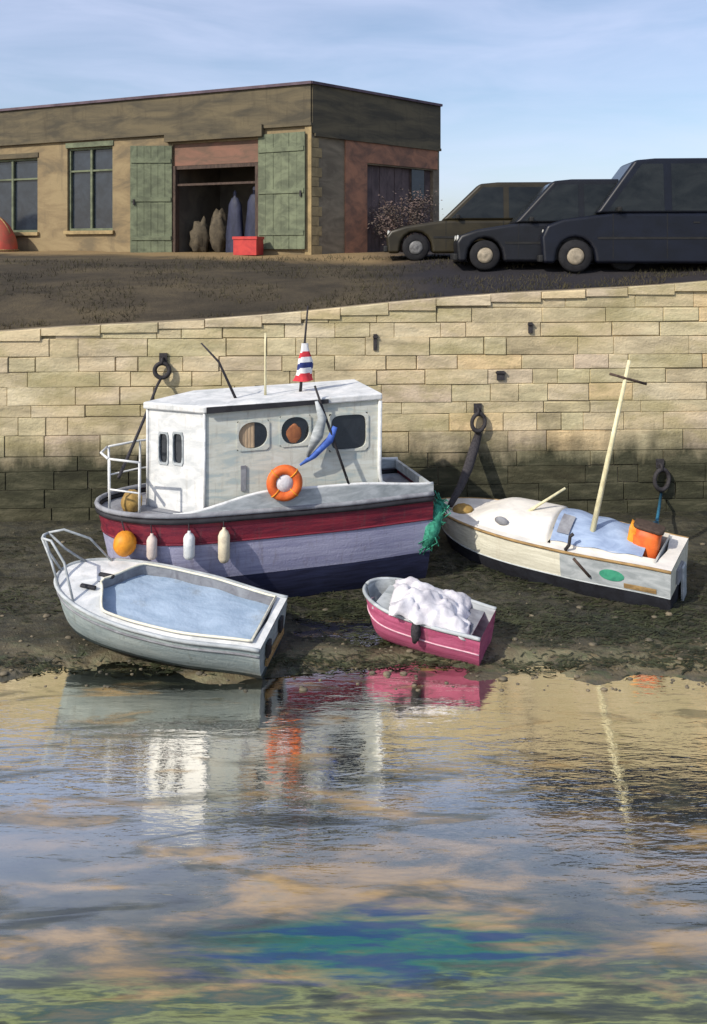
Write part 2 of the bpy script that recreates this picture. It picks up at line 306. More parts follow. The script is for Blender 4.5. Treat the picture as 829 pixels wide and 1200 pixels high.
# water
def water_material():
    m = bpy.data.materials.new('harbour_water'); m.use_nodes = True; nt = m.node_tree; N = nt.nodes; L = nt.links
    b = N['Principled BSDF']; out = N['Material Output']; tc = N.new('ShaderNodeTexCoord')
    def noise(scale, sxyz, det=6, dist=.4, loc=(0, 0, 0)):
        mp = N.new('ShaderNodeMapping'); mp.inputs['Scale'].default_value = sxyz; mp.inputs['Location'].default_value = loc
        L.new(tc.outputs['Object'], mp.inputs['Vector'])
        n = N.new('ShaderNodeTexNoise'); n.inputs['Scale'].default_value = scale; n.inputs['Detail'].default_value = det; n.inputs['Distortion'].default_value = dist
        n.inputs['Roughness'].default_value = .6
        L.new(mp.outputs[0], n.inputs['Vector']); return n
    def ramp(src, stops):
        r = N.new('ShaderNodeValToRGB'); e = r.color_ramp.elements
        e[0].position = stops[0][0]; e[0].color = (*stops[0][1], 1); e[1].position = stops[-1][0]; e[1].color = (*stops[-1][1], 1)
        for p, c in stops[1:-1]: q = e.new(p); q.color = (*c, 1)
        L.new(src, r.inputs[0]); return r
    n1 = noise(1.0, (.6, 2.3, 1), 9, .35)          # the bed seen through shallow water: silt, sand and weed patches
    r1 = ramp(n1.outputs['Fac'], ((.32, (.012, .016, .014)), (.42, (.035, .04, .026)), (.48, (.075, .075, .045)), (.52, (.14, .11, .06)), (.57, (.27, .18, .07)), (.64, (.42, .27, .1)), (.74, (.2, .18, .11))))
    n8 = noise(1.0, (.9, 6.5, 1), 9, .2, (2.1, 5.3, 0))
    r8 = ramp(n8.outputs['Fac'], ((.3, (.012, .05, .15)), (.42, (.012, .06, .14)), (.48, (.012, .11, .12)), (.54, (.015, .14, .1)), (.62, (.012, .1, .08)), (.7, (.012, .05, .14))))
    sp_ = N.new('ShaderNodeSeparateXYZ'); L.new(tc.outputs['Object'], sp_.inputs[0])
    def m2(op, a, b_):
        n = N.new('ShaderNodeMath'); n.operation = op
        for k, v in enumerate((a, b_)):
            if isinstance(v, (int, float)): n.inputs[k].default_value = v
            else: L.new(v, n.inputs[k])
        return n.outputs[0]
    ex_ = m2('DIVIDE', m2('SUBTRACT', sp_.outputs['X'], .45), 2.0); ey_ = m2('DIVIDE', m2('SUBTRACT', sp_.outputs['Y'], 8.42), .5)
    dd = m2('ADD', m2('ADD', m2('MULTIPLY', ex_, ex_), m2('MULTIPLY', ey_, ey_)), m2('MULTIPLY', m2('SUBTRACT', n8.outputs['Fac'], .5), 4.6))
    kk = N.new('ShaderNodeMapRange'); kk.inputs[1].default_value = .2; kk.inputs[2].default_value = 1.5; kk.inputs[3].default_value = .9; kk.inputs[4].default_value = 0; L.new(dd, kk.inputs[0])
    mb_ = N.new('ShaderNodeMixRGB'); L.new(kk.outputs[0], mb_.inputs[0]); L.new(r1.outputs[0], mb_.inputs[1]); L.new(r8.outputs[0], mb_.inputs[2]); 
    r10 = ramp(n8.outputs['Fac'], ((.36, (.02, .028, .014)), (.44, (.07, .08, .03)), (.5, (.22, .25, .08)), (.54, (.1, .12, .045)), (.58, (.03, .07, .05)), (.68, (.13, .11, .05))))
    ke = N.new('ShaderNodeMapRange'); ke.inputs[1].default_value = 7.9; ke.inputs[2].default_value = 8.25; ke.inputs[3].default_value = .9; ke.inputs[4].default_value = 0
    L.new(m2('ADD', sp_.outputs['Y'], m2('MULTIPLY', m2('SUBTRACT', n1.outputs['Fac'], .5), 2.6)), ke.inputs[0])
    me_ = N.new('ShaderNodeMixRGB'); L.new(ke.outputs[0], me_.inputs[0]); L.new(mb_.outputs[0], me_.inputs[1]); L.new(r10.outputs[0], me_.inputs[2]); L.new(me_.outputs[0], b.inputs['Base Color'])
    b.inputs['Roughness'].default_value = .3
    g = N.new('ShaderNodeBsdfGlossy'); g.inputs['Roughness'].default_value = .03; g.inputs['Color'].default_value = (.93, .9, .82, 1)
    mxs = N.new('ShaderNodeMixShader')
    lw = N.new('ShaderNodeLayerWeight'); lw.inputs['Blend'].default_value = .5
    fr = N.new('ShaderNodeMapRange'); fr.inputs[1].default_value = .345; fr.inputs[2].default_value = .47; fr.inputs[3].default_value = .1; fr.inputs[4].default_value = .98; L.new(lw.outputs['Facing'], fr.inputs[0])
    n2 = noise(1.0, (.5, 2.4, 1), 7, .8, (4.3, 1.7, 0))
    mr = N.new('ShaderNodeMapRange'); mr.inputs[1].default_value = .53; mr.inputs[2].default_value = .61; mr.inputs[3].default_value = 1.0; mr.inputs[4].default_value = .4
    L.new(n2.outputs['Fac'], mr.inputs[0]); L.new(m2('MULTIPLY', m2('MULTIPLY', fr.outputs[0], mr.outputs[0]), m2('SUBTRACT', 1.0, m2('MULTIPLY', kk.outputs[0], .85))), mxs.inputs[0])
    L.new(b.outputs[0], mxs.inputs[1]); L.new(g.outputs[0], mxs.inputs[2]); L.new(mxs.outputs[0], out.inputs['Surface'])
    w1 = noise(1.0, (1.6, 6.5, 1), 3, .3); w2 = noise(1.0, (7, 22, 1), 3, .3)
    ad = N.new('ShaderNodeMath'); ad.operation = 'MULTIPLY_ADD'; ad.inputs[1].default_value = .22
    L.new(w2.outputs['Fac'], ad.inputs[0]); L.new(w1.outputs['Fac'], ad.inputs[2])
    bp = N.new('ShaderNodeBump'); bp.inputs['Strength'].default_value = 1.0; bp.inputs['Distance'].default_value = .0065
    L.new(ad.outputs[0], bp.inputs['Height'])
    L.new(bp.outputs[0], b.inputs['Normal']); L.new(bp.outputs[0], g.inputs['Normal'])
    return m
mb = MB(); mb.add([(-60, -30, WL), (60, -30, WL), (60, 19, WL), (-60, 19, WL)], [(0, 1, 2, 3)])
tag(mb.build('water', water_material()), kind='structure')

# ------------------------------------------------------------------ quay wall
def stone_material():
    m = bpy.data.materials.new('harbour_stone'); m.use_nodes = True; nt = m.node_tree; N = nt.nodes; L = nt.links
    b = N['Principled BSDF']; b.inputs['Roughness'].default_value = .9; b.inputs['Specular IOR Level'].default_value = .2
    at = N.new('ShaderNodeAttribute'); at.attribute_name = 'stone'; tc = N.new('ShaderNodeTexCoord')
    r = N.new('ShaderNodeValToRGB'); els = r.color_ramp.elements
    els[0].position = 0; els[0].color = (.42, .35, .22, 1); els[1].position = 1; els[1].color = (.7, .53, .3, 1)
    for p, c in ((.2, (.5, .43, .26)), (.45, (.56, .47, .31)), (.62, (.54, .48, .29)), (.8, (.58, .47, .34)), (.92, (.64, .56, .37))):
        e = els.new(p); e.color = (*c, 1)
    L.new(at.outputs['Fac'], r.inputs[0])
    def noise(scale, sxyz, det=7):
        mp = N.new('ShaderNodeMapping'); mp.inputs['Scale'].default_value = sxyz; L.new(tc.outputs['Object'], mp.inputs['Vector'])
        n = N.new('ShaderNodeTexNoise'); n.inputs['Scale'].default_value = scale; n.inputs['Detail'].default_value = det; n.inputs['Roughness'].default_value = .65
        L.new(mp.outputs[0], n.inputs['Vector']); return n
    n1 = noise(1, (1.1, 1, 4.5)); mr = N.new('ShaderNodeMapRange'); mr.inputs[1].default_value = .3; mr.inputs[2].default_value = .7; mr.inputs[3].default_value = .6; mr.inputs[4].default_value = 1.3
    L.new(n1.outputs['Fac'], mr.inputs[0])
    mu = N.new('ShaderNodeMixRGB'); mu.blend_type = 'MULTIPLY'; mu.inputs[0].default_value = 1
    cx = N.new('ShaderNodeCombineXYZ'); [L.new(mr.outputs[0], cx.inputs[i]) for i in range(3)]
    L.new(r.outputs[0], mu.inputs[1]); L.new(cx.outputs[0], mu.inputs[2])
    nP = noise(.42, (1, 1, 2.6), 5); rP = N.new('ShaderNodeMapRange'); rP.inputs[1].default_value = .5; rP.inputs[2].default_value = .62; rP.inputs[4].default_value = .6; L.new(nP.outputs['Fac'], rP.inputs[0])
    mP = N.new('ShaderNodeMixRGB'); mP.inputs[2].default_value = (.72, .58, .36, 1); L.new(rP.outputs[0], mP.inputs[0]); L.new(mu.outputs[0], mP.inputs[1]); mu = mP
    # green lichen, whole patches
    n3 = noise(.55, (1, 1, 2.2)); r3 = N.new('ShaderNodeValToRGB'); r3.color_ramp.elements[0].position = .47; r3.color_ramp.elements[1].position = .62
    L.new(n3.outputs['Fac'], r3.inputs[0])
    k = N.new('ShaderNodeMath'); k.operation = 'MULTIPLY'; k.inputs[1].default_value = .6; L.new(r3.outputs[0], k.inputs[0])
    mg = N.new('ShaderNodeMixRGB'); mg.inputs[2].default_value = (.36, .31, .15, 1); L.new(k.outputs[0], mg.inputs[0]); L.new(mu.outputs[0], mg.inputs[1])
    # weed zone below the tide line
    ge = N.new('ShaderNodeNewGeometry'); sx = N.new('ShaderNodeSeparateXYZ'); L.new(ge.outputs['Position'], sx.inputs[0])
    n4 = noise(1, (1.5, 1, .5)); ma = N.new('ShaderNodeMath'); ma.operation = 'MULTIPLY_ADD'; ma.inputs[1].default_value = -1.7
    L.new(n4.outputs['Fac'], ma.inputs[0]); L.new(sx.outputs['Z'], ma.inputs[2])
    rz = N.new('ShaderNodeMapRange'); rz.inputs[1].default_value = .62; rz.inputs[2].default_value = 1.5; rz.inputs[3].default_value = .97; rz.inputs[4].default_value = 0
    L.new(ma.outputs[0], rz.inputs[0])
    n5 = noise(1, (1.2, 1, 5)); r5 = N.new('ShaderNodeValToRGB'); e5 = r5.color_ramp.elements
    e5[0].position = .35; e5[0].color = (.02, .022, .014, 1); e5[1].position = .68; e5[1].color = (.1, .095, .06, 1)
    e = e5.new(.52); e.color = (.045, .047, .028, 1); L.new(n5.outputs['Fac'], r5.inputs[0])
    mw = N.new('ShaderNodeMixRGB'); L.new(rz.outputs[0], mw.inputs[0]); L.new(mg.outputs[0], mw.inputs[1]); L.new(r5.outputs[0], mw.inputs[2])
    L.new(mw.outputs[0], b.inputs['Base Color'])
    n6 = noise(12, (1, 1, 1.4)); bp = N.new('ShaderNodeBump'); bp.inputs['Strength'].default_value = .6; bp.inputs['Distance'].default_value = .04
    L.new(n6.outputs['Fac'], bp.inputs['Height']); L.new(bp.outputs[0], b.inputs['Normal'])
    return m
M['stone'] = stone_material()
M['mortar'] = mat('wall_mortar', (.38, .31, .2), (.2, .17, .11), (1, 1, 2), .95, .4, 12)

def build_wall():
    root = empty('harbour_wall', (0, 0, 0)); tag(root, 'long pale sandstone quay wall with dark weed along its foot', 'wall')
    vs = []; fs = []; cols = []
    def quad_block(x0, x1, z0, z1a, z1b, c, coping=False):
        g = random.choice((.001, .002, .004, .004, .014)); dp = .022*random.random()**3+(.05 if coping else .0); bv = random.uniform(.006, .018)
        jz = lambda: random.uniform(-.012, .012)
        X0, X1 = x0+g, x1-g
        pts = []
        for inset, yo in ((0, .03), (.0, -.012-dp+bv*.6), (bv, -.035-dp)):
            q = [(X0+inset, z0+g+inset), (X1-inset, z0+g+inset), (X1-inset, z1b-g-inset), (X0+inset, z1a-g-inset)]
            pts += [(x, wall_y(x)+yo+random.uniform(-.006, .006), z+jz()) for x, z in q]
        o = len(vs); vs.extend(pts)
        for ring in (0, 4):
            for i in range(4):
                fs.append((o+ring+i, o+ring+(i+1) % 4, o+ring+4+(i+1) % 4, o+ring+4+i)); cols.append(c)
        fs.append((o+8, o+9, o+10, o+11)); cols.append(c)
    z = -.9; row = 0
    while z < 6.8:
        h = random.choice((.3, .38, .46, .54)); x = -34+random.random()
        while x < 34:
            L = random.uniform(.5, 2.1); x1 = x+L
            ta, tb = wall_topc(x)-.2, wall_topc(x1)-.2
            za, zb = min(z+h, ta), min(z+h, tb)
            if min(za, zb)-z > .08: quad_block(x, x1, z, za, zb, min(1, max(0, random.gauss(.55, .28))))
            x = x1
        z += h; row += 1
    x = -34
    while x < 34:
        L = random.uniform(.8, 1.7); x1 = x+L
        quad_block(x, x1, min(wall_topc(x), wall_topc(x1))-.2, wall_topc(x), wall_topc(x1), random.uniform(.6, 1), True); x = x1
    me = bpy.data.meshes.new('stone_face'); me.from_pydata(vs, [], fs); me.materials.append(M['stone'])
    a = me.attributes.new('stone', 'FLOAT', 'FACE'); a.data.foreach_set('value', cols); me.update()
    bm = bmesh.new(); bm.from_mesh(me); bmesh.ops.recalc_face_normals(bm, faces=bm.faces); bm.to_mesh(me); bm.free()
    o = bpy.data.objects.new('stone_face', me); COL.objects.link(o); o.parent = root
    mb = MB(); xs = span(-60, 60, 120); n = len(xs)
    v2 = []
    for x in xs:
        v2 += [(x, wall_y(x)+.012, -1.6), (x, wall_y(x)+.012, wall_topc(x)-.03), (x, wall_y(x)+.6, wall_topc(x)-.03)]
    f2 = []
    for i in range(n-1):
        for k in range(2): f2.append((i*3+k, i*3+3+k, i*3+4+k, i*3+1+k))
    mb.add(v2, f2); mb.build('mortar_core', M['mortar'], root)
build_wall()

# quay ground behind the wall
def quay_material():
    m = bpy.data.materials.new('quay_earth'); m.use_nodes = True; nt = m.node_tree; N = nt.nodes; L = nt.links
    b = N['Principled BSDF']; b.inputs['Roughness'].default_value = .95; b.inputs['Specular IOR Level'].default_value = .15
    tc = N.new('ShaderNodeTexCoord')
    def noise(scale, sxyz, det=8):
        mp = N.new('ShaderNodeMapping'); mp.inputs['Scale'].default_value = sxyz; L.new(tc.outputs['Object'], mp.inputs['Vector'])
        n = N.new('ShaderNodeTexNoise'); n.inputs['Scale'].default_value = scale; n.inputs['Detail'].default_value = det; n.inputs['Roughness'].default_value = .65; n.inputs['Distortion'].default_value = .4
        L.new(mp.outputs[0], n.inputs['Vector']); return n
    n1 = noise(1, (.35, 1.0, 1)); r = N.new('ShaderNodeValToRGB'); e = r.color_ramp.elements
    e[0].position = .32; e[0].color = (.032, .028, .022, 1); e[1].position = .7; e[1].color = (.1, .08, .05, 1)
    q = e.new(.5); q.color = (.058, .048, .034, 1); L.new(n1.outputs['Fac'], r.inputs[0])
    # sandy strip near the building
    sx = N.new('ShaderNodeSeparateXYZ'); L.new(tc.outputs['Object'], sx.inputs[0])
    ma = N.new('ShaderNodeMath'); ma.operation = 'MULTIPLY_ADD'; ma.inputs[1].default_value = .3; L.new(sx.outputs['X'], ma.inputs[0]); L.new(sx.outputs['Y'], ma.inputs[2])
    n2 = noise(.5, (1, 1, 1)); m2 = N.new('ShaderNodeMath'); m2.operation = 'MULTIPLY_ADD'; m2.inputs[1].default_value = 3.5; L.new(n2.outputs['Fac'], m2.inputs[0]); L.new(ma.outputs[0], m2.inputs[2])
    rz = N.new('ShaderNodeMapRange'); rz.inputs[1].default_value = 26.3; rz.inputs[2].default_value = 27.8; L.new(m2.outputs[0], rz.inputs[0])
    mx = N.new('ShaderNodeMixRGB'); mx.inputs[2].default_value = (.24, .17, .085, 1); L.new(rz.outputs[0], mx.inputs[0]); L.new(r.outputs[0], mx.inputs[1])
    n7 = noise(.6, (1, 1, 1)); m7 = N.new('ShaderNodeMath'); m7.operation = 'MULTIPLY_ADD'; m7.inputs[1].default_value = 2.5; L.new(n7.outputs['Fac'], m7.inputs[0]); L.new(sx.outputs['X'], m7.inputs[2])
    r7 = N.new('ShaderNodeMapRange'); r7.inputs[1].default_value = 1.4; r7.inputs[2].default_value = 3.4; r7.inputs[4].default_value = .92; L.new(m7.outputs[0], r7.inputs[0])  # darker ground on the car side: shade below the cars painted in
    m8 = N.new('ShaderNodeMixRGB'); m8.inputs[2].default_value = (.026, .025, .03, 1); L.new(r7.outputs[0], m8.inputs[0]); L.new(mx.outputs[0], m8.inputs[1]); L.new(m8.outputs[0], b.inputs['Base Color'])
    n3 = noise(9, (1, 1, 1)); bp = N.new('ShaderNodeBump'); bp.inputs['Strength'].default_value = .7; bp.inputs['Distance'].default_value = .06
    L.new(n3.outputs['Fac'], bp.inputs['Height']); L.new(bp.outputs[0], b.inputs['Normal'])
    return m
def quay_grid():
    ts = [0, .15, .4, .7, 1.0, 1.4, 1.8, 2.3, 2.8, 3.4, 4, 4.7, 5.5, 6.3, 7.2, 8.2, 9.5, 11, 13, 16, 20, 30, 50, 100, 300, 900, 3000]
    xs = [-3000, -600, -150, -60, -45, -34]+span(-30, 30, 120)+[34, 45, 60, 150, 600, 3000]
    vs = []
    for t in ts:
        for x in xs:
            xc = max(-60, min(60, x)); y = wall_y(xc)+.31+t
            vs.append((x, y, quay_z(xc, y)-(.004 if t == 0 else 0)))
    nx = len(xs)
    fs = [(j*nx+i, j*nx+i+1, (j+1)*nx+i+1, (j+1)*nx+i) for j in range(len(ts)-1) for i in range(nx-1)]
    return MB().add(vs, fs, 0, True)
tag(quay_grid().build('quay_ground', quay_material()), kind='structure')
# top faces of the coping
mb = MB(); x = -34; xs = span(-34, 34, 90)
vs = []
for x in xs: vs += [(x, wall_y(x)-.075, wall_topc(x)-.012), (x, wall_y(x)+.33, wall_topc(x)+.004)]
mb.add(vs, [(2*i, 2*i+2, 2*i+3, 2*i+1) for i in range(len(xs)-1)])
M['copestone'] = mat('coping_top_stone', (.3, .24, .15), (.14, .11, .075), (1.2, 3, 1), .9, .4, 10)
mb.build('coping', M['copestone'], bpy.data.objects['harbour_wall'])

# rough grass on the bank (uncountable)
M['drygrass'] = mat('dry_grass', (.085, .07, .035), (.035, .033, .02), (.4, .4, .4), .95, 0, c3=(.055, .05, .026))
mb = MB(); vs = []; fs = []
for i in range(15000):
    x = random.uniform(-13, 13); t = random.random()**1.6*5.5
    if nz(x*.5, t*.9, 3) < -.12+.3*(x > 3)*(t > 1.2): continue
    y = wall_y(x)+.34+t; z = quay_z(x, y)-.02; a = random.uniform(0, 6.28); h = random.uniform(.05, .16); wd = .012
    dx, dy = math.cos(a)*wd, math.sin(a)*wd; lx, ly = random.uniform(-.09, .09), random.uniform(-.09, .09); o = len(vs)
    vs += [(x-dx, y-dy, z), (x+dx, y+dy, z), (x+lx, y+ly, z+h)]; fs.append((o, o+1, o+2))
mb.add(vs, fs); tag(mb.build('bank_grass', M['drygrass']), 'short dry grass growing on the bank above the quay wall', 'grass', kind='stuff')

# ------------------------------------------------------------------ building
BD = 28.0
cor = P(365, 293, BD)
ZB, ZT = 6.6, 7+195*BD/F
lft = P(0, 290, BD*1.204); rgt = P(515, 290, BD*1.16)
def face_frame(p0, p1):
    ex = Vector((p1.x-p0.x, p1.y-p0.y, 0)).normalized(); ny = Vector((ex.y, -ex.x, 0))
    if ny.y > 0: ny = -ny
    return ex, ny
exL, nL = face_frame(cor, lft); exR, nR = face_frame(cor, rgt)
def on_face(ex, n, px, py):
    d = Vector(((px-CX)/F, 1, -(py-HY)/F)); c0 = Vector((cor.x, cor.y, 0)); k = n.dot(c0)/n.dot(d)
    q = d*k; return (q-c0).dot(ex), q.z+HC
broot = empty('quayside_building', (cor.x, cor.y, ZB)); tag(broot, 'flat-roofed ochre harbour building with green doors and dark parapet', 'building')
def bl(ex, n, s, z, out): return Vector((0, 0, 0))+ex*s+n*out+Vector((0, 0, z-ZB))
def fbox(mb, ex, n, s0, s1, z0, z1, o0, o1, mi=0):
    vs = [bl(ex, n, s, z, o) for s in (s0, s1) for o in (o0, o1) for z in (z0, z1)]
    mb.add(vs, [(0,1,3,2),(4,6,7,5),(0,4,5,1),(2,3,7,6),(0,2,6,4),(1,5,7,3)], mi); return mb
def holed(mb, ex, n, s0, s1, z0, z1, holes, depth=.3):
    S = sorted({s0, s1, *[h[0] for h in holes], *[h[1] for h in holes]}); Z = sorted({z0, z1, *[h[2] for h in holes], *[h[3] for h in holes]})
    for i in range(len(S)-1):
        for j in range(len(Z)-1):
            cs, cz = (S[i]+S[i+1])/2, (Z[j]+Z[j+1])/2
            if any(h[0] < cs < h[1] and h[2] < cz < h[3] for h in holes): continue
            mb.add([bl(ex, n, S[i], Z[j], 0), bl(ex, n, S[i+1], Z[j], 0), bl(ex, n, S[i+1], Z[j+1], 0), bl(ex, n, S[i], Z[j+1], 0)], [(0, 1, 2, 3)])
    for a, b, c, d in holes:
        for (p, q) in (((a, c), (b, c)), ((b, c), (b, d)), ((b, d), (a, d)), ((a, d), (a, c))):
            mb.add([bl(ex, n, p[0], p[1], 0), bl(ex, n, q[0], q[1], 0), bl(ex, n, q[0], q[1], -depth), bl(ex, n, p[0], p[1], -depth)], [(0, 1, 2, 3)])
    return mb
LF = lambda px, py: on_face(exL, nL, px, py)
RF = lambda px, py: on_face(exR, nR, px, py)
def rectL(px0, px1, py0, py1, f=LF):
    a = f(px0, (py0+py1)/2)[0]; b = f(px1, (py0+py1)/2)[0]; pm = (px0+px1)/2
    return (min(a, b), max(a, b), f(pm, py1)[1], f(pm, py0)[1])
LL = 17.0; LR = (rgt-cor).length
zpar = LF(300, 148)[1]
door = rectL(203, 303, 166, 303); door = (door[0], door[1], ZB+.12, door[3])
win1 = rectL(-18, 44, 186, 272); win2 = rectL(79, 132, 172, 270); win0 = (win1[1]+1.6, win1[1]+3.4, win1[2], win1[3])
mb = MB(); holed(mb, exL, nL, 0, LL, ZB-.5, zpar, [door, win1, win2]); mb.build('wall', M['render'], broot)
dr = rectL(430, 508, 196, 272, RF); dr = (dr[0], dr[1], ZB+.12, dr[3])
zparR = RF(440, 165)[1]
mb = MB(); holed(mb, exR, nR, 0, LR, ZB-.5, zparR, [dr]); mb.build('side_wall', M['sidewall'], broot)
# back walls and roof close the volume
far = exL*LL+exR*LR
mb = MB()
c4 = [Vector((0, 0, 0)), exL*LL, far, exR*LR]
def vq(p, q, z0, z1): return [p+Vector((0, 0, z0-ZB)), q+Vector((0, 0, z0-ZB)), q+Vector((0, 0, z1-ZB)), p+Vector((0, 0, z1-ZB))]
mb.add(vq(c4[1], c4[2], ZB-.5, zpar), [(0, 1, 2, 3)]); mb.add(vq(c4[2], c4[3], ZB-.5, zpar), [(0, 1, 2, 3)])
mb.build('rear_wall', M['sidewall'], broot)
mb = MB(); mb.add([p+Vector((0, 0, ZT-.35-ZB)) for p in c4], [(0, 1, 2, 3)]); mb.build('roof', M['coping'], broot)
mb = MB()
fbox(mb, exL, nL, -.0, LL, zpar, ZT-.1, -.35, .05)
mb.build('parapet', M['parapet'], broot)
mb = MB(); fbox(mb, exR, nR, .02, LR+.03, zparR, ZT-.1, -.35, .05); mb.add(vq(c4[1], c4[2], zpar, ZT-.1), [(0, 1, 2, 3)]); mb.add(vq(c4[2], c4[3], zpar, ZT-.1), [(0, 1, 2, 3)])
mb.build('parapet', M['parapet'], broot)
mb = MB(); fbox(mb, exL, nL, -.06, LL, ZT-.1, ZT, -.42, .13); mb.build('coping', M['coping'], broot)
mb = MB(); fbox(mb, exR, nR, -.06, LR+.06, ZT-.098, ZT-.004, -.42, .13); mb.build('coping', M['coping'], broot)
mb = MB(); fbox(mb, exL, nL, -.05, LL, zpar-.1, zpar, 0.002, .12); mb.build('string_course', M['parapet'], broot)
mb = MB(); fbox(mb, exR, nR, .1, LR, zparR-.1, zparR, 0.002, .12); mb.build('string_course', M['parapet'], broot)
mb = MB(); fbox(mb, exL, nL, -.03, .22, ZB-.3, zpar-.1, .004, .06)
z = ZB-.2; i = 0
while z < zpar-.5:
    fbox(mb, exR, nR, -.02, .3+.14*(i % 2), z, z+.32, .004, .05); z += .34; i += 1
mb.build('quoin', M['quoin'], broot)
# windows
for wn in (win1, win2):
    f = MB(); a, b, c, d = wn; t = .09
    for (s0, s1, z0, z1) in ((a, b, c, c+t), (a, b, d-t, d), (a, a+t, c+t, d-t), (b-t, b, c+t, d-t)): fbox(f, exL, nL, s0, s1, z0, z1, -.24, -.1)
    mid = (a+b)/2; fbox(f, exL, nL, mid-.05, mid+.05, c+t, d-t, -.235, -.095)
    zt = c+(d-c)*.72; fbox(f, exL, nL, a+t, mid-.05, zt-.035, zt+.035, -.23, -.105); fbox(f, exL, nL, mid+.05, b-t, zt-.035, zt+.035, -.23, -.105)
    fo = f.build('window', M['greendoor'], broot)
    g = MB(); fbox(g, exL, nL, a+.02, b-.02, c+.02, d-.02, -.28, -.2); g.build('pane', M['pane'], fo)
    s = MB(); fbox(s, exL, nL, a-.1, b+.1, c-.14, c-.004, .003, .12); s.build('sill', M['quoin'], fo)
    l = MB(); fbox(l, exL, nL, a-.06, b+.06, d+.004, d+.2, .003, .04); l.build('lintel', M['greendoor'] if wn is win2 else M['parapet'], fo)
# doorway with its recess
a, b, c, d = door
rm = MB()
def inq(pts): rm.add([bl(exL, nL, s, z, o) for s, z, o in pts], [(0, 1, 2, 3)])
D = 3.2
inq([(a, c, -.3), (b, c, -.3), (b, c, -D), (a, c, -D)]); inq([(a, d, -.3), (b, d, -.3), (b, d, -D), (a, d, -D)])
inq([(a, c, -D), (b, c, -D), (b, d, -D), (a, d, -D)]); inq([(a, c, -.3), (a, d, -.3), (a, d, -D), (a, c, -D)]); inq([(b, c, -.3), (b, d, -.3), (b, d, -D), (b, c, -D)])
rm.build('interior_room', M['interior'], broot)
fz0, fz1 = LF(252, 192)[1], LF(252, 163)[1]
m_ = MB(); fbox(m_, exL, nL, a+.02, b-.02, fz0, fz1-.04, -.12, -.04); m_.build('fascia_board', M['fascia'], broot)
m_ = MB(); fbox(m_, exL, nL, a-.25, b+.25, fz1-.02, fz1+.4, .004, .22); m_.build('door_lintel', M['parapet'], broot)
m_ = MB()
fbox(m_, exL, nL, a, a+.12, c, fz0, -.22, .03); fbox(m_, exL, nL, b-.12, b, c, fz0, -.22, .03); fbox(m_, exL, nL, a+.12, b-.12, fz0-.14, fz0-.01, -.21, -.02)
m_.build('door_frame', M['darkwood'], broot)
m_ = MB(); zz = fz0-.75; fbox(m_, exL, nL, a+.13, b-.13, zz, zz+.08, -.19, -.06); m_.build('transom_bar', M['darkwood'], broot)
def leaf(s0, s1, z0, z1, ang, hinge, nm):
    """boarded door leaf, swung out by ang about hinge (s)"""
    m_ = MB(); wd = s1-s0
    e = MB()
    base = bl(exL, nL, hinge, z0, .03); dirv = (exL*(1 if s0 >= hinge-.01 else -1)); 
    dv = (dirv*math.cos(ang)+nL*math.sin(ang)).normalized(); nv = Vector((-dv.y, dv.x, 0))
    if nv.dot(nL) < 0: nv = -nv
    nb = 6
    def bx(mb, u0, u1, w0, w1, o0, o1):
        vs = [base+dv*u+nv*o+Vector((0, 0, ww)) for u in (u0, u1) for o in (o0, o1) for ww in (w0, w1)]
        mb.add(vs, [(0,1,3,2),(4,6,7,5),(0,4,5,1),(2,3,7,6),(0,2,6,4),(1,5,7,3)])
    for k in range(nb): bx(m_, wd*k/nb+.006, wd*(k+1)/nb-.006, 0, z1-z0, 0, .05+.008*(k % 2))
    lo = m_.build('door', M['greendoor'], broot)
    for zz in (.14, .5, .86):
        e = MB(); bx(e, .04, wd-.04, (z1-z0)*zz-.08, (z1-z0)*zz+.08, .062, .09); e.build('ledge', M['greendoor'], lo)
    h = MB(); bx(h, wd-.18, wd-.12, (z1-z0)*.45, (z1-z0)*.45+.2, .062, .12); h.build('handle', M['iron'], lo)
gl = rectL(163, 203, 172, 303); gr = rectL(305, 361, 165, 292)
leaf(b+.02, b+.02+(gl[1]-gl[0]), ZB+.2, fz1-.15, R(22), b+.02, 'l')
leaf(0, a-.03-gr[0]-.02, ZB+.35, fz1+.05, R(3), a-.03, 'r')
# wall lamp bracket / sign bracket over window
# side-wall boarding
ra = rectL(404, 512, 168, 194, RF)
m_ = MB(); fbox(m_, exR, nR, ra[0], min(ra[1], LR-.05), dr[3]+.05, ra[3], .004, .06); m_.build('terracotta_band', M['terracotta'], broot)
m_ = MB(); fbox(m_, exR, nR, ra[0], dr[0]-.02, ZB, dr[3]+.05, .004, .055); m_.build('terracotta_panel', M['terracotta'], broot)
m_ = MB(); nb = 9; a, b, c, d = dr
for k in range(nb): fbox(m_, exR, nR, a+(b-a)*k/nb+.01, a+(b-a)*(k+1)/nb-.01, c, d, -.25, -.16-.012*(k % 2))
shd = m_.build('shed_door', mat('mauve_boards', (.15, .11, .105), (.08, .06, .06), (2, 2, 1), .9, .3), broot)
rw = rectL(484, 501, 196, 236, RF)
m_ = MB(); fbox(m_, exR, nR, rw[0], rw[1], rw[2], rw[3], -.155, -.12); sw = m_.build('window', M['darkwood'], broot)
m_ = MB(); fbox(m_, exR, nR, rw[0]+.06, rw[1]-.06, rw[2]+.06, rw[3]-.06, -.118, -.11); m_.build('pane', M['pane'], sw)

def bw(s, z, out, ex=exL, n=nL): return broot.location+bl(ex, n, s, z, out)
